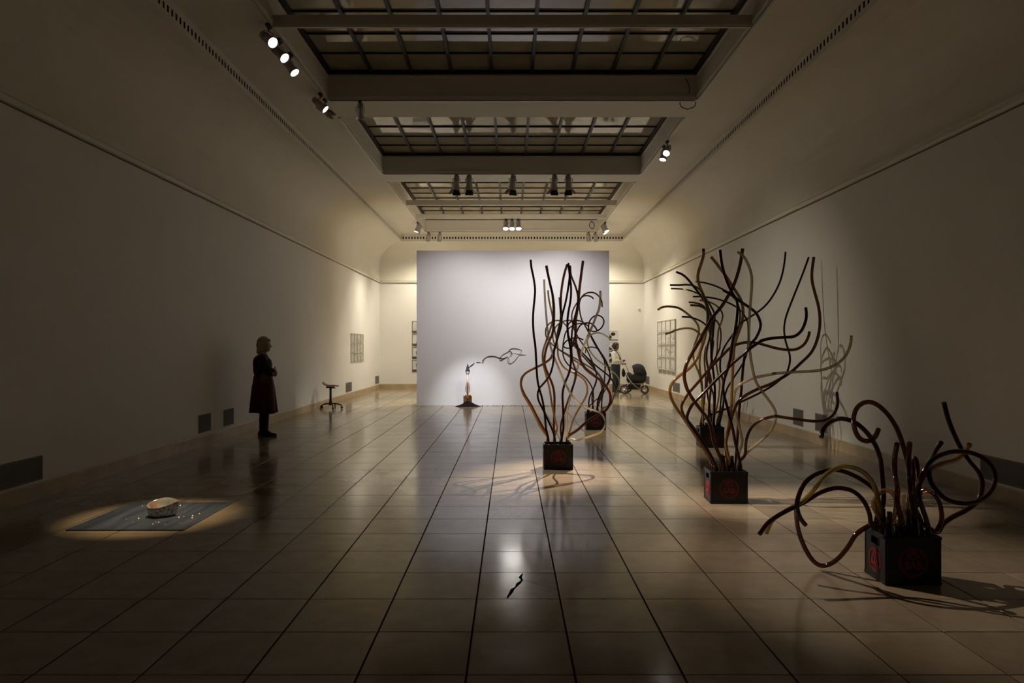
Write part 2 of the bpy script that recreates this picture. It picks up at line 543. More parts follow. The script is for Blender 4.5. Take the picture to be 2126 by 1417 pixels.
# ceiling: soffit with three wells, cove, slotted frieze
BX0, BX1 = -2.865, 2.905
BAYS = [(3.90, 11.29, 11), (12.14, 16.13, 6), (16.94, 24.30, 11)]
SX0, SX1, SY0, SY1 = XL + INS, XR - INS, YN + INS, YF - INS
cb = MB()
ys = [SY0]
for (a, b_, _) in BAYS: ys += [a, b_]
ys.append(SY1)
TH = 0.12
cb.box(SX0, BX0, SY0, SY1, ZS, ZS + TH)
cb.box(BX1, SX1, SY0, SY1, ZS, ZS + TH)
for k in range(0, len(ys), 2):
    cb.box(BX0, BX1, ys[k], ys[k + 1], ZS, ZS + TH)
ceiling = struct(cb.build('ceiling', M['ceil']))
# cove (ring of profile sections around the room)
cvb = MB()
prof = [(-.02, RAIL1 + .002), (0.0, RAIL1 + .002), (0.0, 4.05)] + [(INS * (1 - math.cos(t * PI / 2 / 16)) , 4.30 + (ZF0 - 4.30) * math.sin(t * PI / 2 / 16)) for t in range(17)]
prof += [(INS + .012, ZF0), (INS + .012, ZF0 + .012)]
for (o0, z0), (o1, z1) in zip(prof[:-1], prof[1:]):
    def ring(o_, z_): return [Vector((XL + o_, YN + o_, z_)), Vector((XR - o_, YN + o_, z_)), Vector((XR - o_, YF - o_, z_)), Vector((XL + o_, YF - o_, z_))]
    A, B = ring(o0, z0), ring(o1, z1)
    for k in range(4):
        k2 = (k + 1) % 4
        cvb.add([A[k], A[k2], B[k2], B[k]], [(0, 1, 2, 3)], True)
cove = cvb.build('cove', M['cove'], ceiling)
# slotted frieze: real openings with a dark duct behind
def frieze(ax, fixed, sgn, a0, a1):
    b = MB(); d = MB()
    T = 0.004
    zz = [ZF0 + .012, 5.195, 5.272, ZS]
    def bx_(u0, u1, z0, z1, f0, f1, tgt):
        if ax == 'y': tgt.box(min(f0, f1), max(f0, f1), u0, u1, z0, z1)
        else: tgt.box(u0, u1, min(f0, f1), max(f0, f1), z0, z1)
    bx_(a0, a1, zz[0], zz[1], fixed, fixed - sgn * T, b)
    bx_(a0, a1, zz[2], zz[3], fixed, fixed - sgn * T, b)
    n = int((a1 - a0) / 0.1); st = (a1 - a0) / n
    for k in range(n):
        u = a0 + k * st
        bx_(u, u + st - .046, zz[1], zz[2], fixed, fixed - sgn * T, b)
    bx_(a0 + .06, a1 - .06, zz[0], zz[3], fixed - sgn * (T + .05), fixed - sgn * (T + .065), d)
    o = b.build('slotted_frieze', M['ceil'], ceiling)
    d.build('frieze_duct', M['dark'], ceiling)
frieze('y', SX0, 1, SY0, SY1)
frieze('y', SX1, -1, SY0, SY1)
frieze('x', SY1, -1, SX0, SX1)
frieze('x', SY0, 1, SX0, SX1)

# skylight wells, frames, bars, panes
ZG = ZS + 0.45
rnd = random.Random(11)
NC = 9
for bi, (y0, y1, nr) in enumerate(BAYS):
    wb = MB()
    t = 0.06
    wb.box(BX0 - t, BX0, y0 - t, y1 + t, ZS + TH, ZG + .06)
    wb.box(BX1, BX1 + t, y0 - t, y1 + t, ZS + TH, ZG + .06)
    wb.box(BX0, BX1, y0 - t, y0, ZS + TH, ZG + .06)
    wb.box(BX0, BX1, y1, y1 + t, ZS + TH, ZG + .06)
    # little stepped mouldings round the mouth of the well
    for (zz, dd) in ((ZS + .045, .012), (ZG - .10, .018)):
        wb.box(BX0, BX0 + dd, y0, y1, zz, zz + .03); wb.box(BX1 - dd, BX1, y0, y1, zz, zz + .03)
        wb.box(BX0, BX1, y0, y0 + dd, zz, zz + .03); wb.box(BX0, BX1, y1 - dd, y1, zz, zz + .03)
    wb.build('skylight_well', M['ceil'], ceiling)
    fr = MB(); fw = 0.065
    fr.box(BX0, BX0 + fw, y0, y1, ZG - .05, ZG + .03); fr.box(BX1 - fw, BX1, y0, y1, ZG - .05, ZG + .03)
    fr.box(BX0 + fw, BX1 - fw, y0, y0 + fw * .7, ZG - .05, ZG + .03); fr.box(BX0 + fw, BX1 - fw, y1 - fw * .7, y1, ZG - .05, ZG + .03)
    win = struct(fr.build('window_%d' % (bi + 1), M['bar']))
    cw = (BX1 - BX0 - 2 * fw) / NC; rh = (y1 - y0 - 1.4 * fw) / nr
    lb = MB(); lb.box(-.024, .024, -(y1 - y0) / 2 + fw * .7, (y1 - y0) / 2 - fw * .7, -.045, .02)
    lm = lb.mesh('glazing_bar'); lm.materials.append(M['bar'])
    for c in range(1, NC):
        link('glazing_bar', lm, None, win, (BX0 + fw + c * cw, (y0 + y1) / 2, ZG))
    cbm = MB(); cbm.box(BX0 + fw, BX1 - fw, -.010, .010, -.022, .012)
    cm = cbm.mesh('cross_bar'); cm.materials.append(M['bar'])
    for r in range(1, nr):
        link('cross_bar', cm, None, win, (0, y0 + fw * .7 + r * rh, ZG))
    pb = MB(); pb.box(-cw / 2 + .004, cw / 2 - .004, -rh / 2 + .004, rh / 2 - .004, 0, .006)
    pm = pb.mesh('pane'); pm.materials.append(M['pane'])
    for c in range(NC):
        for r in range(nr):
            o = link('pane', pm, None, win, (BX0 + fw + (c + .5) * cw, y0 + fw * .7 + (r + .5) * rh, ZG + .002))
            o.rotation_euler = (rnd.gauss(0, .0022), rnd.gauss(0, .0022), 0)
blockb = MB(); blockb.box(XL - .2, XR + .2, YN - .2, YF + .2, 6.05, 6.15)  # unseen slab added over the skylights to stop light leaking in
blockb.build('light_block_slab', M['dark'], ceiling)
sideb = MB()
for (a, b_, c, d_) in ((XL - .2, XL - .06, YN - .2, YF + .2), (XR + .06, XR + .2, YN - .2, YF + .2), (XL - .06, XR + .06, YF + .06, YF + .2), (XL - .06, XR + .06, YN - .2, YN - .06)):
    sideb.box(a, b_, c, d_, RAIL1 + .003, 6.05)
sideb.build('attic_wall', M['dark'], ceiling)
# cross beams that carry lamps
for yb in (6.2, 8.68, 19.72, 21.80):
    b = MB(); b.box(BX0 + .001, BX1 - .001, yb, yb + .06, ZS + .012, ZS + .135)
    b.box(BX0 + .01, BX1 - .01, yb + .012, yb + .048, ZS - .006, ZS + .012)
    b.build('cross_beam', M['ceil'], ceiling)

# lighting tracks on the wells' lower edges
TRK = []
def track(label, x0, x1, y0, y1, h=.018):
    along_y = abs(y1 - y0) > abs(x1 - x0)
    t = empty('lighting_track', ((x0 + x1) / 2, (y0 + y1) / 2, ZS))
    tag(t, label, 'lighting track')
    b = MB(); s_ = MB()
    wd = .018
    if along_y:
        hl = abs(y1 - y0) / 2
        b.box(-wd, -wd + .014, -hl, hl, -h, 0); b.box(wd - .014, wd, -hl, hl, -h, 0); b.box(-wd, wd, -hl, hl, -.010, 0)
        s_.box(-wd + .014, wd - .012, -hl, hl, -h * .78, -.010)
    else:
        hl = abs(x1 - x0) / 2
        b.box(-hl, hl, -wd, -wd + .014, -h, 0); b.box(-hl, hl, wd - .014, wd, -h, 0); b.box(-hl, hl, -wd, wd, -.010, 0)
        s_.box(-hl, hl, -wd + .014, wd - .012, -h + .008, -.010)
    b.build('channel', M['track'], t)
    s_.build('conductor_slot', M['trackslot'], t)
names = ['skylight over the black floor sheet', 'short middle skylight', 'skylight above the white partition']
for bi, (y0, y1, nr) in enumerate(BAYS):
    track('white lighting track along the %s, stool wall side' % names[bi], BX0 - .02, BX0 - .02, y0 + .02, y1 - .02)
    track('white lighting track along the %s, buggy wall side' % names[bi], BX1 + .02, BX1 + .02, y0 + .02, y1 - .02)
    track('white lighting track crossing at the far end of the %s' % names[bi], BX0 + .03, BX1 - .03, y1 + .03, y1 + .03, .016)

# ------------------------------------------------------------------ lamps
def rot_to(d):
    return Vector(d).normalized().to_track_quat('-Z', 'Y').to_matrix().to_4x4()

def fixture(mx, my, target, label, power=0, colour=NEUT, cone=40, blend=0.6, doors=False, lens='lens_cool', group=None, z=None, snoot=False, soft=.03, k_=1.0, wide=1.0):
    z0 = ZS - .018 if z is None else z
    t = empty('track_spotlight', (mx, my, z0)); tag(t, label, 'spotlight', group)
    a = MB(); a.box(-.022, .022, -.05, .05, -.035, 0); a.tube([(0, 0, -.03), (0, 0, -.085)], .009, 8)
    a.build('track_adapter', M['lampdark'], t)
    piv = Vector((0, 0, -.10 - .075 * k_))
    d = (Vector(target) - (Vector((mx, my, z0)) + piv)).normalized()
    R = Matrix.Translation(piv) @ rot_to(d) @ Matrix.Scale(k_, 4)
    # yoke
    side = (R.to_3x3() @ Vector((1, 0, 0))).normalized()
    y = MB()
    for s_ in (-1, 1):
        y.tube([Vector((0, 0, -.083)) , Vector((0, 0, -.086)) + side * .066 * s_ * k_, piv + side * .066 * s_ * k_], .006 * k_, 6)
    y.build('yoke', M['lampbody'], t)
    b = MB()
    prof = [(.024, .150), (.044, .138), (.050, .04), (.050, -.02), (.060, -.05), (.066, -.075), (.066, -.098)]
    b.lathe(prof, 20, R)
    for k in range(3):
        b.lathe([(.050, .05 + k * .018), (.054, .052 + k * .018), (.054, .057 + k * .018), (.050, .059 + k * .018)], 20, R, cap=False)
    b.build('lamp_body', M['lampbody'], t)
    if snoot:
        c = MB(); c.lathe([(.066, -.098), (.060, -.17), (.056, -.17), (.060, -.098)], 20, R, cap=False)
        c.build('snoot', M['chrome'], t)
    l = MB(); l.lathe([(.001, -.101), (.057, -.101), (.060, -.099)], 20, R)
    l.build('lens', M[lens], t)
    r_ = MB(); r_.lathe([(.060, -.098), (.068, -.098), (.068, -.106), (.060, -.106), (.060, -.098)], 20, R, cap=False)
    r_.build('lens_ring', M['chrome'] if not doors else M['lampdark'], t)
    if doors:
        for k in range(4):
            Q = R @ Matrix.Rotation(k * PI / 2, 4, 'Z') @ Matrix.Translation((0, .066, -.104)) @ Matrix.Rotation(math.radians(28), 4, 'X')
            f = MB()
            vs_ = [Q @ Vector(v) for v in [(-.05, 0, 0), (.05, 0, 0), (.072, 0, -.085), (-.072, 0, -.085), (-.05, .002, 0), (.05, .002, 0), (.072, .002, -.085), (-.072, .002, -.085)]]
            f.add(vs_, [(0, 1, 2, 3), (7, 6, 5, 4), (0, 4, 5, 1), (1, 5, 6, 2), (2, 6, 7, 3), (3, 7, 4, 0)])
            f.build('barn_door', M['lampdark'], t)
    if power > 0:
        ld = bpy.data.lights.new('spot_beam', 'SPOT')
        ld.energy = power; ld.color = colour; ld.spot_size = math.radians(cone); ld.spot_blend = blend; ld.shadow_soft_size = soft
        lo = bpy.data.objects.new('spot_beam', ld); COL.objects.link(lo)
        lo.parent = t
        off = .19 if snoot else .125
        lo.matrix_local = Matrix.Translation(piv) @ rot_to(d) @ Matrix.Translation((0, 0, -off * k_)) @ Matrix.Diagonal((wide, 1, 1, 1))
    return t

TLX, TRX = BX0 - .02, BX1 + .02
# three bright lamps on the stool-wall track, aimed across at the crate sculptures
fixture(TLX, 8.60, (2.85, 4.55, .0), 'brightest lit spotlight next to the near cross beam on the stool-wall track', PW['s1'], PINK, 25, 1.0, lens='lens_cool', group=None, soft=.012)
fixture(TLX, 9.02, (2.35, 6.85, .05), 'lit spotlight in the middle of three on the stool-wall track', PW['s2b'], PINK, 18, 1.0, lens='lens_cool', soft=.012)
fixture(TLX, 9.46, (.95, 8.45, .10), 'lit spotlight of three on the stool-wall track, farthest from the near cross beam', PW['s3b'], PINK, 20, 1.0, lens='lens_cool', soft=.012)
fixture(TLX, 7.12, (2.75, 6.95, .0), 'lit spotlight between the two near cross beams on the stool-wall track', PW['s2'], PINK, 17, 1.0, lens='lens_cool', soft=.012)
fixture(TLX, 10.95, (2.95, 10.65, .0), 'warm amber lit spotlight at the far corner of the near skylight', PW['s4'], CREAM, 20, 1.0, lens='lens_warm', soft=.012)
fixture(TLX, 11.22, (XR, 12.9, .2), 'spotlight with striped louvre ring beside the warm amber one', PW['wallr'], CREAM, 58, 1.0, lens='lens_cool', doors=False, snoot=True, soft=.012)
fixture(TLX, 6.75, (-3.15, 6.42, 0.0), 'lit spotlight straight above the square steel sheet', PW['mat'], AMBER, 19, 1.0, lens='lens_warm', soft=.012)
fixture(-2.36, 11.32, (-2.9, 13.0, .3), 'unlit grey spotlight hanging alone before the middle skylight', 0, lens='lensoff')
# pair on the buggy-wall track of the middle skylight
fixture(TRX, 13.50, (.45, 8.60, .05), 'upper lit lamp of the pair on the buggy-wall track', PW['s3'], PINK, 17, 1.0, lens='lens_cool', soft=.012)
fixture(TRX, 13.82, (1.7, 12.6, .30), 'lower lit lamp of the pair on the buggy-wall track', PW['s5'], CREAM, 34, .8, lens='lens_cool', soft=.012)
# five barn-door lamps washing the partition
PYW = 18.25
tg = [(-1.7, 0), (-.75, 0), (-.55, 0), (.75, 0), (1.75, 0)]
lb_ = ['barn-door spotlight at one end of the row of five before the partition', 'barn-door spotlight with the red rim in the row of five before the partition', 'single barn-door spotlight in the middle of the row of five before the partition', 'barn-door spotlight of the pair nearer the tall tubes, inner one', 'barn-door spotlight of the pair nearer the tall tubes, outer one']
for k, x in enumerate((-1.22, -.93, .04, .97, 1.29)):
    if k == 1:
        fixture(x, 16.16, (-1.0, PYW, .16), lb_[k], PW['shovel'], COOL, 12.5, 1.0, doors=True, lens='lens_cool', soft=.06, k_=1.3, wide=2.2)
    else:
        fixture(x, 16.16, (tg[k][0], PYW, .45), lb_[k], PW['wall'], NEUT, 92, 1.0, doors=True, lens='lens_cool', soft=.05, k_=1.3)
# three hot lamps on the last beam
for k, x in enumerate((-.15, .04, .23)):
    fixture(x, 21.83, (x * 2.0 + .0, 19.2, 0.1), 'blazing lamp in the tight row of three behind the partition top', PW['backs'] / 3, CREAM, 84, .8, lens='lens_hot', group='three blazing lamps behind the partition top', z=ZS - .006, k_=1.25)
# pairs on the side tracks of the last skylight
for k, yy in enumerate((22.35, 22.70)):
    fixture(TLX, yy, (XL, 21.8 + 1.5 * k, .4), 'lit lamp of the pair aimed at the dozen small drawings', PW['side'], CREAM, 78, 1.0, group='lamps aimed at the dozen drawings', soft=.04, k_=1.15)
    fixture(TRX, yy, (XR, 20.4 + 1.7 * k, .4), 'lit lamp of the pair aimed at the grid of sixteen panels', PW['side'] * 1.0, CREAM, 84, 1.0, group='lamps aimed at the sixteen panels', soft=.04, k_=1.15)
for x in (-2.78, -2.40):
    fixture(x, 24.34, (x * 1.35, YF, .5), 'slim lamp lighting the end wall beside the stool wall', PW['backwall'], CREAM, 110, 1.0, group='slim end-wall lamps, stool wall side', soft=.04, k_=1.15)
for x in (2.62, 2.86):
    fixture(x, 24.34, (x * 1.35, YF, .5), 'slim lamp lighting the end wall beside the baby buggy', PW['backwall'], CREAM, 110, 1.0, group='slim end-wall lamps, buggy side', soft=.04, k_=1.15)

# loose cables at the well corner
def cable(label, pts, r=.008):
    b = MB(); b.tube(spline(pts, 8), r, 6)
    o = b.build('cable_loop', M['cable']); tag(o, label, 'cable')
cable('dark cable loop hanging under the corner of the near skylight', [(2.66, 11.37, ZS - .002), (2.68, 11.37, ZS - .075), (2.78, 11.37, ZS - .115), (2.89, 11.37, ZS - .075), (2.91, 11.37, ZS - .002)])
cable('cable coiled on the end face of the near skylight well', [(2.72, 11.27, ZG - .12), (2.77, 11.27, ZG - .20), (2.79, 11.27, ZG - .30), (2.76, 11.27, ZS + .08)], .006)
cable('cable coiled on the end face of the farthest skylight well', [(2.70, 24.28, ZG - .10), (2.80, 24.28, ZG - .2), (2.78, 24.28, ZS + .1), (2.68, 24.28, ZS + .12), (2.64, 24.28, ZS + .22), (2.70, 24.28, ZG - .11)], .010)

# ------------------------------------------------------------------ free-standing partition with the drawing
PX0, PX1, PZ = -2.379, 2.488, 3.92
pb = MB(); pb.box(PX0, PX1, PYW, PYW + .55, 0, PZ)
part = pb.build('partition_wall', M['partition']); bevel(part, .006, 2)
tag(part, 'big white free-standing partition wall with a line drawing', 'partition wall')

# drawing: smoke line turning into a pointing hand-like form, drawn on the wall (thin raised line)
def dr(cx, cy, d=.004):
    px, py = 900 + cx / 8.855, 700 + cy / 8.855
    p = P(px, py, PYW); p.y = PYW - d
    return p
draw = empty('wall_drawing', (0, PYW, 0)); tag(draw, 'thin charcoal line drawing of smoke and a sleeve on the partition', 'wall drawing')
def stroke(pts, r, m):
    b = MB()
    q = smooth_path(spline([dr(*p) for p in pts], 8), 2)
    n = len(q)
    r *= 1.35
    b.tube([Vector((p.x, p.y, p.z)) - Vector((0, PYW, 0)) for p in q], r, 5, True, [r * (.45 + .75 * math.sin(PI * min(1, max(0.06, i / (n - 1) * .92 + .04)))) for i in range(n)])
    b.build('stroke', m, draw)
stroke([(655, 550), (690, 520), (725, 495), (755, 465)], .0075, M['ink'])
stroke([(790, 455), (825, 458), (868, 465)], .005, M['ink'])
stroke([(900, 470), (915, 420), (945, 385), (990, 358), (1060, 345), (1130, 352), (1210, 375), (1280, 390), (1330, 370), (1360, 352)], .0065, M['ink'])
stroke([(912, 490), (925, 440), (938, 400)], .004, M['inksoft'])
stroke([(890, 470), (900, 430), (915, 395)], .004, M['inksoft'])
stroke([(1215, 390), (1225, 425), (1260, 415), (1320, 380), (1370, 360)], .006, M['ink'])
stroke([(1215, 385), (1260, 335), (1320, 295), (1375, 265), (1420, 215), (1490, 205), (1560, 215), (1625, 243)], .006, M['ink'])
stroke([(1625, 243), (1590, 300), (1540, 370), (1480, 440), (1420, 480), (1380, 470), (1360, 420), (1350, 375)], .0055, M['inksoft'])
stroke([(1380, 480), (1390, 430), (1375, 370), (1340, 360)], .005, M['inksoft'])
stroke([(1375, 265), (1410, 255), (1440, 285), (1440, 320), (1400, 360)], .0055, M['ink'])
stroke([(1390, 290), (1430, 300), (1420, 270)], .004, M['inksoft'])
stroke([(1460, 290), (1540, 305), (1640, 318), (1710, 322)], .0035, M['inksoft'])
stroke([(1580, 335), (1640, 328), (1680, 318)], .003, M['inksoft'])

# copper shovel in a mound of soil
SX = (972 - VX) * PYW / F
SY = PYW - .20
sh = empty('shovel', (SX, SY, 0)); tag(sh, 'upright copper shovel rooted in a low mound of dark soil before the partition', 'shovel')
b = MB()
# square blade with rolled top and a socket ridge
bw, bz0, bz1 = .105, .085, .285
n = 12; vs_ = []; fs_ = []
for sgn_, off in ((1, -.006), (-1, .006)):
    for j in range(7):
        z = bz0 + (bz1 - bz0) * j / 6
        for i in range(n + 1):
            x = -bw + 2 * bw * i / n
            yb = .022 * (x / bw) ** 2 - .018 * math.exp(-(x / .02) ** 2)
            vs_.append((x, -yb * 1 + off, z))
k0 = 7 * (n + 1)
for j in range(6):
    for i in range(n):
        a = j * (n + 1) + i
        fs_.append((a, a + 1, a + n + 2, a + n + 1)); fs_.append((k0 + a, k0 + a + n + 1, k0 + a + n + 2, k0 + a + 1))
for j in range(6):
    a = j * (n + 1); fs_.append((a, a + n + 1, k0 + a + n + 1, k0 + a)); a += n; fs_.append((a, k0 + a, k0 + a + n + 1, a + n + 1))
for i in range(n):
    a = 6 * (n + 1) + i; fs_.append((a, a + 1, k0 + a + 1, k0 + a))
    fs_.append((i, k0 + i, k0 + i + 1, i + 1))
b.add(vs_, fs_, True)
b.box(-bw, -.03, -.018, .006, bz1 - .006, bz1 + .004); b.box(.03, bw, -.018, .006, bz1 - .006, bz1 + .004)
fix_normals(b.build('blade', M['copper'], sh))
b = MB(); b.tube([(0, 0, .16), (0, 0, .30), (0, 0, .80)], .02, 12, True, [.026, .024, .019]); b.build('shaft', M['copper'], sh)
b = MB()
b.tube(spline([(0, 0, .79), (-.028, 0, .83), (-.045, 0, .875), (-.047, 0, .90)], 6), .012, 8)
b.tube(spline([(0, 0, .79), (.028, 0, .83), (.045, 0, .875), (.047, 0, .90)], 6), .012, 8)
b.build('grip_fork', M['copper'], sh)
b = MB(); b.lathe([(.02, .875), (.055, .885), (.052, .91), (.035, .935), (.040, .955), (.030, .99), (.018, 1.02), (.008, 1.06), (.003, 1.075)], 12)
o = b.build('charred_tip', M['charcoal'], sh)
soil = MB()
rs = random.Random(2)
nr_, na = 12, 30
vs_ = [(0, 0, .13)]
for j in range(1, nr_ + 1):
    t = j / nr_
    for k in range(na):
        a = 2 * PI * k / na
        rx, ry = .30 * t, .17 * t
        z = .13 * (1 - t) ** 1.25 * (1 + .16 * math.sin(3 * a + 1)) + (0 if j == nr_ else rs.uniform(0, .012))
        wob = 1 + .10 * math.sin(2 * a + .6) + .05 * math.sin(5 * a)
        vs_.append((rx * wob * math.cos(a), ry * wob * math.sin(a), max(0, z)))
fs_ = [(0, 1 + k, 1 + (k + 1) % na) for k in range(na)]
for j in range(nr_ - 1):
    for k in range(na):
        a = 1 + j * na + k; a2 = 1 + j * na + (k + 1) % na
        fs_.append((a, a + na, a2 + na, a2))
soil.add(vs_, fs_, True)
so = soil.build('soil_mound', M['soil'], sh, (0, -.01, .001))
sl = MB()
for k in range(150):
    x = rs.uniform(PX0 + .9, PX1 - .2); r = rs.uniform(.003, .009)
    sl.sphere((x, PYW - .012 - rs.random() * .02, r * .6), r, 6)
slo = sl.build('soil_crumbs', M['soil']); tag(slo, 'dark soil crumbs scattered along the partition foot', 'soil'); slo['kind'] = 'stuff'

# ------------------------------------------------------------------ crate sculptures
def text_mesh(body, size, depth):
    cu = bpy.data.curves.new('t', 'FONT'); cu.body = body; cu.size = size; cu.extrude = depth; cu.align_x = 'CENTER'; cu.align_y = 'CENTER'
    cu.resolution_u = 3; cu.offset = size * .022
    o = bpy.data.objects.new('t', cu); COL.objects.link(o)
    dg = bpy.context.evaluated_depsgraph_get()
    me = bpy.data.meshes.new_from_object(o.evaluated_get(dg))
    bpy.data.objects.remove(o, do_unlink=True)
    return me

def logo(parent, place, R):
    """ring badge with a hop-and-crown mark over the letters SAB; built in the XY plane and placed by a matrix"""
    b = MB()
    def annulus(cx, cy, r0, r1, n=40, sx=1.0):
        vs_ = []; fs_ = []
        for k in range(n):
            a = 2 * PI * k / n
            for (r, z) in ((r0, .0012), (r1, .0012), (r1, -.001), (r0, -.001)):
                vs_.append((cx + sx * r * math.cos(a), cy + r * math.sin(a), z))
        for k in range(n):
            i, j = 4 * k, 4 * ((k + 1) % n)
            for q in range(4):
                fs_.append((i + q, i + (q + 1) % 4, j + (q + 1) % 4, j + q))
        b.add([place @ Vector(v) for v in vs_], fs_)
    annulus(0, 0, R * .94, R)
    annulus(0, 0, R * .84, R * .875)
    # hop cone: ring of leaves round a small ring
    annulus(0, R * .40, R * .16, R * .22, 20)
    for k in range(9):
        a = math.radians(-20 + 220 * k / 8)
        annulus(R * .36 * math.cos(a), R * .40 + R * .32 * math.sin(a), 0.0005, R * .065, 8)
    b.build('badge_ring', M['red'], parent)
    me = text_mesh('SAB', R * .72, .001)
    me.transform(place @ Matrix.Translation((0, -R * .22, .0005)))
    me.materials.clear()
    link('badge_lettering', me, M['red'], parent)

CW, CD, CH, CT = .350, .262, .310, .010
def make_crate(root):
    b = MB()
    hw, hd = CW / 2, CD / 2
    b.box(-hw, hw, -hd, hd, .0, .014)
    # long sides
    for s_ in (-1, 1):
        y0, y1 = sorted((s_ * hd, s_ * (hd - CT)))
        b.box(-hw, hw, y0, y1, .014, CH)
    # short sides with a handle opening
    for s_ in (-1, 1):
        x0, x1 = sorted((s_ * hw, s_ * (hw - CT)))
        ya, yb = -hd + CT, hd - CT
        b.box(x0, x1, ya, yb, .014, .225)
        b.box(x0, x1, ya, -.052, .225, .272); b.box(x0, x1, .052, yb, .225, .272)
        b.box(x0, x1, ya, yb, .272, CH)
    # rim, foot bands and corner posts
    e = .006
    for (z0, z1) in ((CH - .022, CH - .004), (.004, .022)):
        b.box(-hw - e, hw + e, -hd - e, -hd, z0, z1); b.box(-hw - e, hw + e, hd, hd + e, z0, z1)
        b.box(-hw - e, -hw, -hd, hd, z0, z1); b.box(hw, hw + e, -hd, hd, z0, z1)
    for sx in (-1, 1):
        for sy in (-1, 1):
            b.tube([(sx * (hw - .004), sy * (hd - .004), .022), (sx * (hw - .004), sy * (hd - .004), CH - .022)], .009, 8)
    c = fix_normals(b.build('crate', M['crate'], root)); bevel(c, .0025, 2)
    d = MB()
    for k in range(1, 4): d.box(-hw + CT + k * (CW - 2 * CT) / 4 - .0025, -hw + CT + k * (CW - 2 * CT) / 4 + .0025, -hd + CT, hd - CT, .014, .22)
    for k in range(1, 3): d.box(-hw + CT, hw - CT, -hd + CT + k * (CD - 2 * CT) / 3 - .0025, -hd + CT + k * (CD - 2 * CT) / 3 + .0025, .014, .215)
    d.build('divider', M['crate'], c)
    Rf = Matrix.Translation((0, -hd - .0015, .145)) @ Matrix.Rotation(PI / 2, 4, 'X')
    logo(c, Rf, .092)
    Rl = Matrix.Translation((-hw - .0015, 0, .125)) @ Matrix.Rotation(-PI / 2, 4, 'Z') @ Matrix.Rotation(PI / 2, 4, 'X')
    logo(c, Rl, .076)
    Rr = Matrix.Translation((hw + .0015, 0, .125)) @ Matrix.Rotation(PI / 2, 4, 'Z') @ Matrix.Rotation(PI / 2, 4, 'X')
    logo(c, Rr, .076)
    Rb = Matrix.Translation((0, hd + .0015, .145)) @ Matrix.Rotation(PI, 4, 'Z') @ Matrix.Rotation(PI / 2, 4, 'X')
    logo(c, Rb, .092)
    return c

def bottle_mesh(h):
    b = MB()
    b.lathe([(.030, .016), (.034, .022), (.034, h - .20), (.0335, h - .17), (.029, h - .13), (.023, h - .09), (.017, h - .05), (.0150, h - .015), (.0162, h - .013), (.0162, h), (.0145, h)], 16)
    me = b.mesh('bottle'); me.materials.append(M['bottle'])
    return me
BOTTLE, TALL = bottle_mesh(.355), bottle_mesh(.455)

# tracing frames: (origin x, origin y, pixels of the enlargement per photo pixel)
TR = {'1': (1070, 530, 7.87), '2': (1070, 700, 7.459), '3': (1070, 850, 9.243), '4': (1350, 510, 6.748), '5': (1370, 700, 6.441),
      '6': (1400, 860, 7.083), '7': (1560, 500, 4.722), '8': (1760, 880, 4.169), 'A': (1540, 780, 2.952), 'B': (1340, 500, 2.530)}
def px_path(segs):
    out = []
    for key, pts in segs:
        ox, oy, s_ = TR[key]
        out += [(ox + x / s_, oy + y / s_) for x, y in pts]
    return out

def sculpture(label, X, Y, rz, tubes, seed, amp, tall=(), fat=1.2):
    """tubes: (material, radius, path from the free end down to the crate)"""
    root = empty('crate_sculpture', (X, Y, 0), rz); tag(root, label, 'sculpture')
    make_crate(root)
    rn = random.Random(seed)
    hw, hd = CW / 2 - CT, CD / 2 - CT
    slots = [(-hw + (i + .5) * 2 * hw / 4, -hd + (j + .5) * 2 * hd / 3) for j in range(3) for i in range(4)]
    for k, (sx, sy) in enumerate(slots):
        link('bottle', TALL if k in tall else BOTTLE, None, root, (sx, sy, 0))
    cs, sn = math.cos(rz), math.sin(rz)
    use = {s_: 0 for s_ in slots}
    Minv = Matrix.Rotation(-rz, 4, 'Z') @ Matrix.Translation((-X, -Y, 0))
    for (mk, r, segs) in tubes:
        pp = px_path(segs)
        top_py = P(0, 0, Y).z
        ztop = .50
        # keep only what is above the bottle mouths
        bx, by = pp[-1]
        wantx = (bx - VX) * Y / F - X
        best = min(slots, key=lambda s_: abs(s_[0] - wantx) * 1.0 + use[s_] * .05 + rn.random() * .03)
        use[best] += 1
        jx = rn.uniform(-.004, .004) * use[best]
        gx, gy = X + cs * best[0] - sn * best[1] + jx, Y + sn * best[0] + cs * best[1]
        n = len(pp)
        ph, A_ = rn.uniform(0, 2 * PI), amp * rn.uniform(.5, 1.0)
        ph2 = rn.uniform(1.2, 2.4)
        pts = []
        for i, (px, py) in enumerate(pp):
            t = 1 - i / (n - 1)          # 0 at the crate
            dep = gy * 1.0 + A_ * math.sin(ph + ph2 * PI * t) * min(1, t * 1.6) - A_ * math.sin(ph) * 0
            q = P(px, py, dep)
            if q.z < .012 + r: q.z = .012 + r
            pts.append(q)
        # cut the traced tail inside / near the crate, end in the bottle
        while len(pts) > 3 and (pts[-1].z < .44 and abs(pts[-1].x - X) < .21): pts.pop()
        pts += [Vector((gx, gy, .375)), Vector((gx, gy, .29))]
        path = smooth_path(spline(pts, 8), 5)
        b = MB(); b.tube([Minv @ p for p in path], r * fat, 10)
        b.build('tube', M[mk], root)
    return root

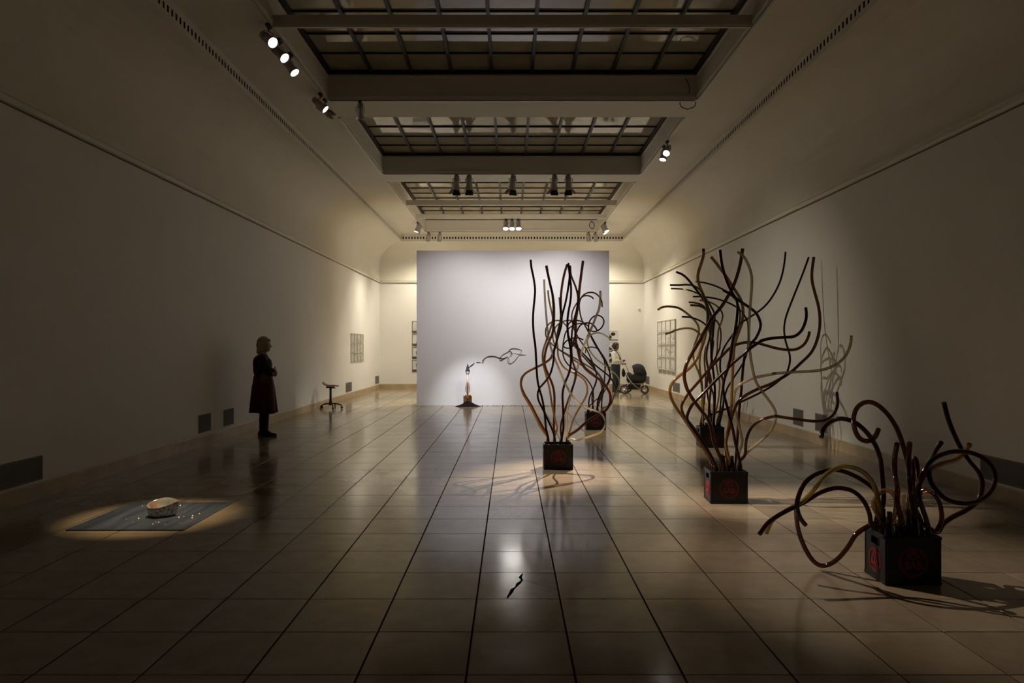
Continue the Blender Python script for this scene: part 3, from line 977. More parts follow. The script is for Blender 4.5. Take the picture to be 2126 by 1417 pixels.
D_, B_, A2, O_, L_ = 't_dark', 't_brown', 't_amber', 't_olive', 't_pale'
S3 = [
 (D_, .0115, [('1', [(250, 75), (262, 200), (300, 380), (322, 560), (312, 720), (292, 930), (288, 1100), (300, 1290)]), ('2', [(290, 0), (310, 150), (322, 350), (330, 520), (345, 680), (372, 800), (410, 930), (440, 1080), (460, 1250), (475, 1417)])]),
 (B_, .0125, [('1', [(845, 150), (800, 300), (765, 480), (745, 650), (740, 800), (745, 1000), (720, 1200)]), ('2', [(650, 0), (630, 100), (590, 220), (540, 330), (430, 410), (290, 480), (170, 545), (100, 625), (85, 710), (100, 790), (150, 900), (245, 1050), (330, 1220), (430, 1400)])]),
 (A2, .0105, [('1', [(720, 685), (728, 780), (738, 920), (738, 1060), (690, 1250)]), ('2', [(640, 50), (610, 180), (555, 320), (450, 395), (330, 462), (210, 520), (130, 580), (92, 680), (90, 765), (120, 880), (205, 1020), (290, 1180), (395, 1400)])]),
 (D_, .0105, [('1', [(868, 128), (870, 200), (885, 330), (870, 480), (830, 720), (790, 880), (760, 1000), (750, 1150), (700, 1320)]), ('2', [(640, 60), (600, 200), (595, 300), (580, 430), (530, 590), (440, 710), (370, 790), (345, 880), (360, 980), (420, 1100), (490, 1250), (560, 1400)])]),
 (B_, .0125, [('1', [(502, 172), (530, 300), (575, 500), (610, 650), (630, 820), (632, 1000), (625, 1150), (600, 1290)]), ('2', [(531, 40), (495, 120), (460, 250), (450, 380), (470, 480), (520, 600), (570, 720), (600, 850), (605, 1000), (600, 1200), (595, 1400)])]),
 (A2, .0105, [('1', [(515, 168), (545, 380), (590, 560), (615, 750), (622, 900), (610, 1060), (580, 1180), (535, 1300)]), ('2', [(480, 50), (430, 200), (422, 330), (440, 450), (480, 600), (530, 800), (560, 1000), (590, 1150), (620, 1300), (650, 1400)])]),
 (L_, .0105, [('1', [(470, 395), (478, 600), (492, 830), (510, 1050), (525, 1220), (545, 1350)]), ('2', [(560, 200), (610, 330), (680, 500), (760, 690), (850, 860), (930, 970), (1010, 1040), (1120, 1095), (1250, 1140)]), ('3', [(1640, 70), (1700, 150), (1730, 240), (1710, 330), (1640, 430), (1500, 490), (1300, 550), (1160, 590)])]),
 (A2, .0095, [('1', [(533, 570), (545, 700), (575, 850), (605, 980), (622, 1100), (645, 1250)]), ('2', [(640, 40), (655, 150), (660, 280), (700, 390), (780, 490), (930, 560), (1040, 630), (1100, 720), (1115, 830), (1085, 930), (1010, 1060), (940, 1180), (880, 1320), (860, 1400)])]),
 (B_, .0145, [('1', [(1105, 92), (1080, 280), (1050, 520), (1030, 720), (1010, 900), (985, 1060), (985, 1200), (985, 1400)]), ('2', [(960, 150), (990, 300), (1030, 400), (1100, 500), (1230, 600), (1340, 680), (1430, 800), (1472, 900), (1465, 1020), (1400, 1130)]), ('3', [(1600, 90), (1350, 250), (1180, 400), (1100, 530)])]),
 (B_, .0105, [('1', [(897, 172), (908, 320), (960, 450), (1005, 580), (1025, 720), (1000, 900), (960, 1050), (925, 1250)]), ('2', [(870, 60), (870, 220), (885, 360), (912, 450), (940, 530), (935, 620), (900, 740), (850, 880), (800, 1030), (750, 1180), (700, 1380)])]),
 (D_, .0115, [('1', [(885, 165), (890, 350), (910, 520), (905, 700), (880, 850), (855, 1000), (850, 1150), (860, 1290)]), ('2', [(820, 0), (850, 150), (862, 330), (850, 470), (820, 580), (770, 700), (735, 830), (730, 950), (740, 1150), (745, 1400)])]),
 (L_, .0115, [('1', [(1388, 585), (1388, 680), (1370, 860), (1320, 990), (1250, 1170), (1180, 1320)]), ('2', [(1120, 0), (1060, 130), (1010, 280), (970, 450), (930, 560), (925, 650), (880, 800), (830, 1000), (800, 1150), (785, 1400)])]),
]
S5 = [
 (D_, .011, [('2', [(1050, 40), (980, 8), (880, 15), (790, 55), (745, 120), (770, 160), (850, 165), (895, 120), (885, 70), (940, 120), (1040, 240), (1100, 310), (1200, 430), (1255, 560), (1250, 700), (1190, 830), (1140, 960), (1120, 1100)])]),
 (B_, .011, [('1', [(1200, 1190), (1180, 1140), (1100, 1110), (1000, 1120), (900, 1170), (830, 1240), (800, 1330)]), ('2', [(740, 90), (733, 200), (745, 300), (790, 390), (870, 470), (1000, 560), (1100, 640), (1180, 760), (1205, 850), (1210, 960), (1190, 1100)])]),
 (D_, .011, [('1', [(1190, 1150), (1130, 1110), (1060, 1070), (960, 1060), (890, 1095), (845, 1190)]), ('2', [(850, 40), (960, 190), (1110, 360), (1220, 480), (1330, 620), (1360, 700), (1340, 830), (1300, 950), (1280, 1100)])]),
 (B_, .012, [('1', [(1418, 840), (1410, 750), (1370, 670), (1290, 610), (1200, 605), (1120, 640), (1070, 700), (1045, 790), (1050, 900), (1080, 1040), (1130, 1130), (1190, 1240), (1240, 1330)]), ('2', [(1190, 30), (1270, 170), (1360, 300), (1390, 450), (1380, 640), (1370, 800), (1340, 950), (1330, 1080)])]),
 (L_, .012, [('1', [(1560, 1370), (1440, 1285), (1340, 1262), (1240, 1290), (1190, 1350)]), ('2', [(1110, 60), (1150, 200), (1250, 330), (1400, 440), (1490, 520), (1570, 590), (1612, 690), (1590, 790), (1530, 900), (1450, 1050), (1370, 1140)])]),
 (D_, .012, [('1', [(1345, 1235), (1270, 1130), (1180, 1100), (1070, 1130), (1010, 1230)]), ('2', [(900, 60), (930, 130), (1060, 260), (1170, 370), (1300, 480), (1440, 590), (1510, 680), (1560, 790), (1530, 890), (1470, 1050), (1390, 1130)])]),
 (D_, .011, [('1', [(1180, 1195), (1260, 1240), (1340, 1230), (1415, 1170), (1447, 1085), (1420, 1010), (1330, 975), (1240, 1030), (1200, 1120), (1205, 1240)]), ('2', [(1220, 60), (1300, 200), (1380, 320), (1440, 450), (1465, 560), (1440, 690), (1330, 830), (1270, 1000), (1250, 1100)])]),
 (B_, .009, [('2', [(1085, 240), (1090, 190), (1130, 155), (1200, 150), (1260, 170), (1300, 220), (1400, 400), (1450, 520), (1480, 620), (1400, 800), (1330, 900), (1220, 990), (1160, 1060)])]),
 (A2, .011, [('1', [(840, 1160), (770, 1085), (680, 1060), (570, 1100), (505, 1180), (495, 1280), (520, 1360)]), ('2', [(560, 100), (680, 190), (820, 270), (970, 350), (1100, 430), (1230, 515), (1335, 650), (1350, 850), (1300, 1100)])]),
 (A2, .011, [('1', [(960, 1090), (920, 1062), (820, 1065), (720, 1110), (650, 1180), (610, 1300)]), ('2', [(600, 90), (660, 180), (760, 245), (900, 345), (1100, 480), (1250, 600), (1330, 720), (1330, 880), (1260, 1080)])]),
 (B_, .011, [('1', [(1272, 705), (1240, 675), (1180, 655), (1110, 665), (1040, 730), (960, 850), (925, 950), (925, 1060), (960, 1200), (1010, 1310)]), ('2', [(1040, 100), (1110, 200), (1180, 350), (1240, 500), (1258, 640), (1210, 800), (1185, 950), (1180, 1100)])]),
]
S2 = [
 (A2, .0125, [('4', [(745, 52), (745, 130), (720, 230), (680, 350), (665, 450), (690, 560), (740, 680), (790, 820), (805, 950), (800, 1100), (764, 1282)]), ('5', [(560, 130), (510, 260), (430, 380), (330, 465), (240, 530), (165, 610), (135, 690), (145, 790), (200, 910), (290, 1040), (400, 1200), (500, 1350)])]),
 (B_, .0115, [('7', [(570, 885), (558, 940), (520, 1010), (450, 1058), (370, 1067), (260, 1055), (150, 1025), (60, 1000)]), ('5', [(1300, 75), (1180, 65), (1060, 85), (940, 140), (850, 230), (690, 390), (520, 590), (390, 740), (310, 860), (290, 950), (330, 1060), (430, 1180), (540, 1340)])]),
 (D_, .0125, [('7', [(533, 655), (540, 720), (530, 790), (490, 880), (420, 935), (320, 943), (180, 955), (90, 980)]), ('5', [(1340, 60), (1230, 130), (1100, 240), (960, 360), (760, 560), (540, 790), (430, 900), (370, 1030), (370, 1110), (450, 1230), (560, 1380)])]),
 (A2, .0125, [('4', [(850, 152), (930, 250), (1020, 370), (1110, 500), (1200, 640), (1270, 760), (1300, 900), (1290, 1060), (1230, 1230)]), ('5', [(1020, 20), (990, 150), (975, 400), (965, 650), (960, 850), (940, 1050), (910, 1250), (880, 1417)])]),
 (D_, .0115, [('4', [(978, 55), (1000, 230), (1040, 400), (1090, 540), (1150, 660), (1210, 760), (1225, 870), (1210, 1050), (1180, 1230)]), ('5', [(975, 40), (955, 200), (920, 380), (862, 560), (845, 700), (880, 850), (930, 1050), (980, 1250), (1010, 1417)])]),
 (B_, .0140, [('4', [(1295, 40), (1260, 260), (1190, 500), (1120, 650), (1000, 850), (880, 990), (800, 1130), (700, 1300)]), ('5', [(560, 0), (450, 180), (360, 350), (325, 500), (350, 650), (400, 760), (480, 880), (570, 1000), (640, 1085)]), ('6', [(555, 250), (585, 420), (585, 650), (580, 830)])]),
 (L_, .0105, [('4', [(1225, 85), (1310, 150), (1380, 280), (1420, 430), (1420, 600), (1400, 850), (1385, 1100), (1382, 1350)]), ('5', [(1205, 200), (1235, 400), (1280, 580), (1350, 700), (1450, 830), (1530, 950), (1555, 1050), (1530, 1160)]), ('6', [(1400, 270), (1280, 380), (1160, 480), (1050, 580), (970, 690), (900, 820)])]),
 (B_, .0125, [('7', [(612, 157), (590, 350), (620, 500), (660, 650), (672, 800), (650, 950), (590, 1090), (480, 1200), (380, 1290)]), ('5', [(1500, 615), (1330, 680), (1150, 770), (1050, 860), (1000, 950), (960, 1070), (920, 1250), (880, 1417)])]),
 (L_, .0115, [('7', [(980, 930), (970, 1020), (920, 1130), (830, 1210), (700, 1262), (550, 1278), (400, 1285), (200, 1300)]), ('5', [(1560, 480), (1400, 510), (1240, 545), (1120, 600), (1040, 660), (1000, 740), (985, 850), (1000, 950), (1040, 1100), (1080, 1280), (1100, 1417)])]),
 (B_, .0125, [('B', [(1005, 795), (1010, 860), (980, 920), (920, 945), (840, 942), (690, 920)]), ('6', [(1480, 25), (1330, 60), (1180, 140), (1090, 270), (1050, 430), (1040, 600), (1035, 830)])]),
 (D_, .0115, [('4', [(1020, 620), (1130, 680), (1250, 770), (1400, 870), (1490, 950), (1545, 1080), (1530, 1190), (1470, 1310)]), ('5', [(1290, 0), (1180, 140), (1130, 280), (1105, 480), (1090, 700), (1070, 880), (1050, 1100), (1040, 1300)]), ('6', [(930, 600), (935, 830)])]),
]
S4 = [
 (D_, .0145, [('7', [(563, 157), (500, 330), (400, 580), (340, 740), (320, 860), (335, 980), (375, 1110), (375, 1200), (340, 1310)]), ('5', [(1640, 540), (1500, 650), (1300, 760), (1050, 880), (900, 950), (700, 1025), (600, 1085), (560, 1130), (560, 1190)])]),
 (D_, .0135, [('7', [(335, 107), (315, 270), (265, 440), (160, 610), (50, 705)]), ('4', [(1480, 945), (1380, 1010), (1290, 1070), (1220, 1150), (1160, 1240), (1080, 1350)]), ('5', [(840, 180), (808, 320), (810, 450), (845, 590), (850, 750), (845, 950), (835, 1150)])]),
 (D_, .0155, [('4', [(365, 367), (450, 400), (530, 470), (600, 560), (680, 660), (750, 760), (800, 850), (850, 960), (880, 1080), (880, 1250)]), ('5', [(690, 100), (690, 300), (720, 500), (735, 700), (730, 900), (715, 1150)])]),
 (D_, .0135, [('4', [(280, 550), (400, 550), (510, 545), (610, 560), (690, 610), (760, 710), (820, 800), (880, 900), (905, 1000), (890, 1150), (872, 1300)]), ('5', [(715, 60), (700, 200), (690, 330), (640, 480), (630, 700), (660, 900), (680, 1150)])]),
 (B_, .0115, [('4', [(293, 597), (430, 605), (540, 620), (650, 660), (730, 710), (790, 800), (830, 900), (850, 1000), (860, 1200), (820, 1350)]), ('5', [(610, 150), (595, 300), (610, 500), (605, 700), (590, 900), (590, 1150)])]),
 (D_, .0125, [('4', [(640, 502), (750, 515), (880, 550), (1000, 600), (1090, 660), (1180, 740), (1240, 850), (1260, 980), (1240, 1120), (1200, 1250)]), ('5', [(950, 100), (930, 300), (880, 450), (850, 600), (820, 800), (800, 1000), (790, 1150)])]),
 (D_, .0125, [('4', [(600, 712), (720, 712), (900, 735), (1050, 780), (1180, 840), (1280, 920), (1350, 1030), (1370, 1130)]), ('5', [(1175, 150), (1120, 330), (1000, 520), (900, 680), (870, 800), (830, 950), (820, 1150)])]),
 (A2, .0125, [('4', [(690, 762), (790, 775), (900, 820), (980, 890), (1015, 970), (1000, 1060), (960, 1160), (945, 1280), (940, 1400)]), ('5', [(770, 150), (750, 300), (770, 450), (800, 600), (790, 750), (770, 900), (760, 1150)])]),
 (B_, .0125, [('4', [(545, 790), (640, 800), (740, 835), (790, 900), (850, 1000), (930, 1050), (980, 1150), (990, 1280), (975, 1400)]), ('5', [(800, 150), (740, 280), (690, 380), (650, 480), (660, 600), (720, 780), (715, 1000), (705, 1150)])]),
 (B_, .0155, [('4', [(560, 830), (680, 840), (770, 880), (810, 960), (830, 1100), (840, 1250), (805, 1390)]), ('5', [(620, 250), (640, 400), (680, 550), (680, 700), (660, 900), (650, 1150)])]),
 (O_, .0150, [('4', [(110, 893), (180, 855), (280, 850), (400, 870), (520, 950), (620, 1040), (675, 1130), (680, 1220), (640, 1340)]), ('5', [(480, 60), (440, 200), (470, 350), (530, 500), (560, 650), (580, 900), (585, 1150)])]),
 (O_, .0140, [('4', [(220, 1232), (270, 1220), (360, 1180), (480, 1155), (580, 1160), (660, 1200), (720, 1280), (725, 1400)]), ('5', [(545, 200), (530, 350), (545, 500), (570, 700), (560, 900), (560, 1150)])]),
 (D_, .0125, [('4', [(450, 993), (560, 1000), (680, 1040), (770, 1100), (820, 1180), (850, 1300)]), ('5', [(680, 100), (700, 300), (720, 500), (740, 700), (735, 900), (725, 1150)])]),
]
S1 = [
 (D_, .0130, [('A', [(390, 912), (355, 865), (338, 800), (350, 730), (390, 650), (470, 595), (560, 575), (640, 590), (740, 640), (830, 720), (865, 830), (870, 950)])]),
 (O_, .0120, [('A', [(150, 965), (190, 880), (280, 820), (370, 770), (440, 700), (510, 610), (590, 560), (650, 555), (710, 570), (770, 610), (820, 690), (845, 800), (850, 940)])]),
 (D_, .0120, [('A', [(110, 967), (160, 900), (240, 845), (330, 800), (390, 770), (470, 720), (550, 690), (620, 688), (690, 710), (750, 770), (785, 850), (800, 930)])]),
 (B_, .0130, [('A', [(340, 770), (335, 850), (350, 960), (400, 1080), (455, 1148), (510, 1162), (580, 1128), (650, 1050), (720, 950), (770, 892), (830, 852), (885, 860), (900, 930)])]),
 (D_, .0130, [('A', [(488, 377), (497, 330), (530, 290), (590, 262), (660, 270), (730, 310), (800, 390), (845, 490), (860, 600), (870, 780), (880, 950)])]),
 (B_, .0130, [('A', [(838, 325), (815, 375), (770, 400), (720, 380), (690, 320), (685, 250), (710, 190), (760, 160), (820, 170), (890, 230), (950, 320), (990, 430), (1020, 550), (1030, 700), (1035, 940)])]),
 (B_, .0140, [('8', [(427, 172), (405, 300), (410, 450), (430, 570), (432, 700), (440, 850)])]),
 (B_, .0140, [('8', [(537, 162), (525, 300), (535, 450), (545, 600), (530, 860)])]),
 (D_, .0115, [('8', [(604, 700), (608, 560), (608, 430), (597, 330), (577, 290), (562, 400), (556, 600), (560, 860)])]),
 (D_, .0120, [('8', [(812, 157), (760, 230), (720, 310), (640, 430), (600, 550), (575, 700), (570, 870)])]),
 (D_, .0125, [('8', [(702, 400), (712, 480), (760, 560), (840, 640), (950, 680), (1060, 685), (1170, 650), (1250, 570), (1278, 470), (1250, 370), (1170, 290), (1060, 245), (950, 235), (850, 250), (730, 310), (650, 430), (610, 600), (610, 860)])]),
 (D_, .0135, [('A', [(1238, 160), (1270, 280), (1330, 420), (1400, 530), (1460, 600), (1475, 680), (1450, 760), (1380, 820), (1290, 865), (1230, 910), (1190, 960)])]),
 (A2, .0140, [('8', [(1055, 175), (1010, 240), (930, 310), (800, 345), (700, 400), (640, 470), (590, 570), (545, 660), (520, 780), (510, 870)])]),
 (B_, .0125, [('A', [(1195, 950), (1225, 880), (1215, 790), (1175, 720), (1130, 700), (1090, 720), (1072, 800), (1062, 930)])]),
 (A2, .0125, [('A', [(885, 920), (925, 885), (948, 800), (935, 730), (890, 700), (835, 725), (805, 800), (820, 930)])]),
 (L_, .0160, [('A', [(985, 720), (985, 800), (985, 930)])]),
]
def cpos(px0, px1, py_front, ):
    Y = F * CAM_H / (py_front - VY)
    return ((px0 + px1) / 2 - VX) * Y / F, Y + CD / 2
x, y = cpos(1839.8, 1952, 1214.6)
sculpture('low black SAB crate with curling brown tubes looping down to the floor', x, y, 0, S1, 1, .13, (0, 4, 2, 6))
x, y = cpos(1477, 1552.5, 1045.5)
sculpture('black SAB crate with tall wide-swaying tubes, pale and brown, in front of another crate', x, y, math.radians(-2), S2, 2, .22, (1, 2, 5))
x, y = cpos(1129, 1190, 974.4)
sculpture('black SAB crate with tall upright amber tubes standing before the partition drawing', x, y, 0, S3, 3, .22)
x, y = cpos(1455, 1503.8, 929.2)
sculpture('black SAB crate with dark tubes all bent one way, half hidden behind another crate', x, y, math.radians(-2), S4, 4, .28, (), 1.08)
x, y = cpos(1217.5, 1257.7, 891.7)
sculpture('farthest black SAB crate with a tangle of small hoops, nearest the baby buggy', x, y, 0, S5, 5, .26)

# ------------------------------------------------------------------ steel sheet with shell and gold flakes
def sheet_mat():
    m = bpy.data.materials.new('blued steel sheet'); N, L = nodes_of(m); b = N['Principled BSDF']
    geo = N.new('ShaderNodeNewGeometry'); mp = N.new('ShaderNodeMapping'); mp.inputs['Scale'].default_value = (5, .6, 1)
    L.new(geo.outputs['Position'], mp.inputs['Vector'])
    n = N.new('ShaderNodeTexNoise'); n.inputs['Scale'].default_value = 2; n.inputs['Detail'].default_value = 6
    L.new(mp.outputs[0], n.inputs['Vector'])
    r = N.new('ShaderNodeValToRGB'); r.color_ramp.elements[0].color = (.020, .028, .040, 1); r.color_ramp.elements[1].color = (.060, .076, .098, 1)
    r.color_ramp.elements[0].position = .35; r.color_ramp.elements[1].position = .65
    L.new(n.outputs['Fac'], r.inputs[0]); L.new(r.outputs['Color'], b.inputs['Base Color'])
    b.inputs['Metallic'].default_value = .0; b.inputs['Roughness'].default_value = .30
    return m
MX, MY = -3.165, 6.44
b = MB(); b.box(-.485, .485, -.52, .52, 0.0005, .010)
sheet = b.build('floor_sheet', sheet_mat(), None, (MX, MY, 0)); bevel(sheet, .002, 1)
tag(sheet, 'square dark steel sheet lying on the tiled floor', 'floor sheet')
# teardrop shell: rugged outside, pearly bowl
def shell_mat(name, cols, rough, bump, bs):
    m = bpy.data.materials.new(name); N, L = nodes_of(m); b = N['Principled BSDF']
    tc = N.new('ShaderNodeTexCoord'); n = N.new('ShaderNodeTexNoise'); n.inputs['Scale'].default_value = bs; n.inputs['Detail'].default_value = 5
    L.new(tc.outputs['Object'], n.inputs['Vector'])
    r = N.new('ShaderNodeValToRGB')
    r.color_ramp.elements[0].position = .3; r.color_ramp.elements[1].position = .7
    r.color_ramp.elements[0].color = (*cols[0], 1); r.color_ramp.elements[1].color = (*cols[-1], 1)
    if len(cols) > 2:
        e = r.color_ramp.elements.new(.5); e.color = (*cols[1], 1)
    L.new(n.outputs['Fac'], r.inputs[0]); L.new(r.outputs['Color'], b.inputs['Base Color'])
    b.inputs['Roughness'].default_value = rough
    b.inputs['Metallic'].default_value = .35
    bp = N.new('ShaderNodeBump'); bp.inputs['Strength'].default_value = bump; bp.inputs['Distance'].default_value = .006
    L.new(n.outputs['Fac'], bp.inputs['Height']); L.new(bp.outputs['Normal'], b.inputs['Normal'])
    return m
sh_out = shell_mat('shell crust', [(.14, .11, .09), (.60, .55, .49), (.92, .90, .86)], .25, .9, 60)
sh_in = shell_mat('mother of pearl', [(.20, .10, .035), (.42, .38, .30), (.18, .28, .27)], .14, .25, 9)
def drop(k, n):
    a = 2 * PI * k / n
    r = 1.0 + .0 * math.cos(a)
    xx = math.cos(a); yy = math.sin(a)
    # point toward +x
    if xx > 0: yy *= (1 - .62 * xx ** 1.6)
    return xx * (1.12 if xx > 0 else .92), yy
NS = 40; rs = random.Random(8)
ob = MB(); vs_ = []; fs_ = []
prof = [(.74, 0.0), (.86, .012), (.93, .035), (.96, .060), (1.0, .082), (.985, .090)]
rough_ = [[rs.uniform(-.03, .03) for _ in range(NS)] for _ in prof]
for j, (s_, z) in enumerate(prof):
    for k in range(NS):
        dx, dy = drop(k, NS); q = s_ + rough_[j][k] * (1 if j < 4 else .25)
        tilt = (.010 * dx + .020 * dy) * (z / .09)
        vs_.append((dx * .118 * q, dy * .095 * q, z + tilt))
for j in range(len(prof) - 1):
    for k in range(NS):
        k2 = (k + 1) % NS; fs_.append((j * NS + k, j * NS + k2, (j + 1) * NS + k2, (j + 1) * NS + k))
fs_.append(tuple(range(NS))[::-1])
ob.add(vs_, fs_, True)
shell = empty('shell', (-3.095, 6.40, .0105), math.radians(8)); shell.scale = (1.1, 1.1, 1.28); tag(shell, 'rugged silvery shell bowl with a pointed lip on the steel sheet', 'shell')
ob.build('crust', sh_out, shell)
ib = MB(); vs_ = []; fs_ = []
prof = [(.985, .090), (.90, .086), (.78, .066), (.58, .044), (.32, .030), (.05, .026)]
for j, (s_, z) in enumerate(prof):
    for k in range(NS):
        dx, dy = drop(k, NS)
        vs_.append((dx * .118 * s_, dy * .095 * s_, z + (.010 * dx + .020 * dy) * (z / .09)))
for j in range(len(prof) - 1):
    for k in range(NS):
        k2 = (k + 1) % NS; fs_.append((j * NS + k, j * NS + k2, (j + 1) * NS + k2, (j + 1) * NS + k))
fs_.append(tuple((len(prof) - 1) * NS + k for k in range(NS)))
ib.add(vs_, fs_, True); ib.build('pearl_lining', sh_in, shell)
fkm = MB(); fkm.add([(-.007, -.004, 0), (.006, -.005, 0), (.008, .004, 0), (-.003, .006, 0), (0, 0, .005)], [(3, 2, 1, 0), (0, 1, 4), (1, 2, 4), (2, 3, 4), (3, 0, 4)])
fk = fkm.mesh('gold_flake'); fk.materials.append(M['gold'])
spots = [(990, 350), (833, 395), (703, 477), (822, 492), (868, 482), (903, 503), (888, 520), (950, 482), (1000, 495), (1030, 492), (985, 570), (1098, 538), (1135, 523), (1162, 523), (1228, 545), (1345, 470), (1378, 470), (1350, 512), (1385, 528), (1425, 462), (1440, 412), (1510, 478), (1518, 455), (1550, 455), (1585, 435), (1585, 458), (1372, 373), (1388, 348), (735, 410)]
for (cx, cy) in spots:
    px, py = 100 + cx / 5.062, 980 + cy / 5.062
    Y = F * (CAM_H - .010) / (py - VY)
    o = link('gold_flake', fk, None, None, ((px - VX) * Y / F, Y, .0102)); o.rotation_euler = (0, 0, rs.uniform(0, 6.28)); s_ = rs.uniform(.7, 1.35); o.scale = (s_, s_, s_)
    tag(o, 'tiny gold flake strewn on the dark steel sheet', 'flake', 'gold flakes on the steel sheet')

# ------------------------------------------------------------------ wall vents
def vent(label, side, ya, yb, z0, z1):
    X = XL if side == 'l' else XR
    s_ = 1 if side == 'l' else -1
    yc = (ya + yb) / 2; hw = abs(yb - ya) / 2
    t = empty('wall_vent', (X, yc, z0)); tag(t, label, 'vent')
    H = z1 - z0
    f = MB(); d = .008; fw = .014
    def bx_(x0, x1, *r): f.box(min(s_ * x0, s_ * x1), max(s_ * x0, s_ * x1), *r)
    bx_(.0005, d, -hw, hw, 0, fw); bx_(.0005, d, -hw, hw, H - fw, H); bx_(.0005, d, -hw, -hw + fw, fw, H - fw); bx_(.0005, d, hw - fw, hw, fw, H - fw)
    f.build('frame', M['vent'], t)
    g = MB(); x0, x1 = sorted((s_ * .0005, s_ * .0015)); g.box(x0, x1, -hw + fw, hw - fw, fw, H - fw); g.build('backing', M['dark'], t)
    m = MB(); n = 14; x0, x1 = sorted((s_ * .002, s_ * .006))
    for k in range(n):
        z = fw + (H - 2 * fw) * (k + .5) / n
        m.box(x0, x1, -hw + fw, hw - fw, z - .0055, z + .0055)
    nn = max(6, int(hw * 2 / .03))
    for k in range(nn):
        yy = -hw + fw + (2 * hw - 2 * fw) * (k + .5) / nn
        m.box(x0, x1, yy - .004, yy + .004, fw, H - fw)
    m.build('grille', M['vent'], t)
vent('long dark wall vent above the skirting beside the steel sheet', 'l', 6.0, 7.22, .185, .425)
vent('square wall vent behind the standing woman, the one nearer the steel sheet', 'l', 10.83, 11.27, .20, .47)
vent('square wall vent behind the standing woman, the one nearer the stool', 'l', 11.78, 12.20, .20, .47)
vent('pale square wall vent below the dozen small drawings', 'l', 20.50, 21.25, .19, .46)
vent('pale wall vent in the corner past the dozen small drawings', 'l', 24.95, 25.62, .19, .46)
vent('long dark wall vent on the wall behind the low looping crate', 'r', 6.0, 7.30, .185, .425)
vent('square wall vent on the shadow-striped wall, nearer the low looping crate', 'r', 10.86, 11.26, .20, .47)
vent('square wall vent on the shadow-striped wall, farther from the low looping crate', 'r', 11.73, 12.14, .20, .47)
vent('pale square wall vent below the grid of sixteen panels', 'r', 20.30, 21.15, .19, .46)
vent('pale wall vent in the corner behind the baby buggy', 'r', 24.75, 25.45, .19, .46)

# ------------------------------------------------------------------ pictures
def print_mat(name, lo, hi, sc, contrast, dist=0.0):
    m = bpy.data.materials.new(name); N, L = nodes_of(m); b = N['Principled BSDF']
    geo = N.new('ShaderNodeNewGeometry')
    n = N.new('ShaderNodeTexNoise'); n.inputs['Scale'].default_value = sc; n.inputs['Detail'].default_value = 6; n.inputs['Distortion'].default_value = dist
    L.new(geo.outputs['Position'], n.inputs['Vector'])
    r = N.new('ShaderNodeValToRGB'); r.color_ramp.elements[0].position = .5 - contrast; r.color_ramp.elements[1].position = .5 + contrast
    r.color_ramp.elements[0].color = (*lo, 1); r.color_ramp.elements[1].color = (*hi, 1)
    L.new(n.outputs['Fac'], r.inputs[0]); L.new(r.outputs['Color'], b.inputs['Base Color'])
    b.inputs['Roughness'].default_value = .35
    return m
M['pr_grey'] = print_mat('grey pencil sheet', (.22, .21, .16), (.58, .56, .48), 9, .16, .6)
M['pr_faint'] = print_mat('faint pencil sheet', (.62, .61, .56), (.72, .70, .65), 7, .2)
M['pr_mid'] = print_mat('smudged pencil sheet', (.16, .15, .13), (.70, .68, .62), 6, .07, 1.0)
M['pr_sky'] = print_mat('pale grey photograph', (.52, .52, .50), (.66, .65, .61), 3, .2)
M['pr_ground'] = print_mat('dark ground in photograph', (.05, .05, .035), (.12, .11, .07), 12, .2)
M['pr_black'] = mat('black figure in photograph', (.012, .012, .010), .5)
M['framegrey'] = mat('grey frame edge', (.34, .31, .24), .5)
M['panelframe'] = mat('light grey panel frame', (.46, .44, .38), .5)
M['frameblack'] = mat('black frame', (.03, .028, .022), .4)

def picture_side(name, side, yc, zc, wd, ht, prt, framem, fw, label, cat, group, motif=0, seed=0, depth=.018):
    X = XL if side == 'l' else XR
    s_ = 1 if side == 'l' else -1
    t = empty(name, (X, yc, zc)); tag(t, label, cat, group)
    f = MB()
    def bx_(tgt, x0, x1, *r): tgt.box(min(s_ * x0, s_ * x1), max(s_ * x0, s_ * x1), *r)
    bx_(f, .0005, depth, -wd / 2, wd / 2, -ht / 2, -ht / 2 + fw); bx_(f, .0005, depth, -wd / 2, wd / 2, ht / 2 - fw, ht / 2)
    bx_(f, .0005, depth, -wd / 2, -wd / 2 + fw, -ht / 2 + fw, ht / 2 - fw); bx_(f, .0005, depth, wd / 2 - fw, wd / 2, -ht / 2 + fw, ht / 2 - fw)
    f.build('frame', framem, t)
    p = MB(); bx_(p, .001, depth * .6, -wd / 2 + fw, wd / 2 - fw, -ht / 2 + fw, ht / 2 - fw); p.build('sheet', prt, t)
    rr = random.Random(seed)
    if motif:
        m = MB()
        # pencilled room: window, table line and uprights
        for k in range(motif):
            y0 = rr.uniform(-wd * .42, wd * .30); z0 = rr.uniform(-ht * .42, ht * .25)
            w_, h_ = rr.uniform(.02, wd * .16), rr.uniform(.02, ht * .22)
            bx_(m, depth * .6, depth * .6 + .0012, y0, y0 + w_, z0, z0 + h_)
        bx_(m, depth * .6, depth * .6 + .001, -wd * .42, wd * .42, -ht * .40, -ht * .34)
        m.build('sketch_marks', M['pr_mid'], t)
    return t
# a dozen drawings, 4 x 3
for c in range(4):
    for r in range(3):
        picture_side('framed_drawing', 'l', 21.10 + .225 + c * .45, 1.745 - r * .292, .435, .272, M['pr_grey'], M['framegrey'], .012,
                     'small grey pencil drawing in the block of twelve', 'drawing', 'twelve small grey drawings', motif=5, seed=c * 7 + r)
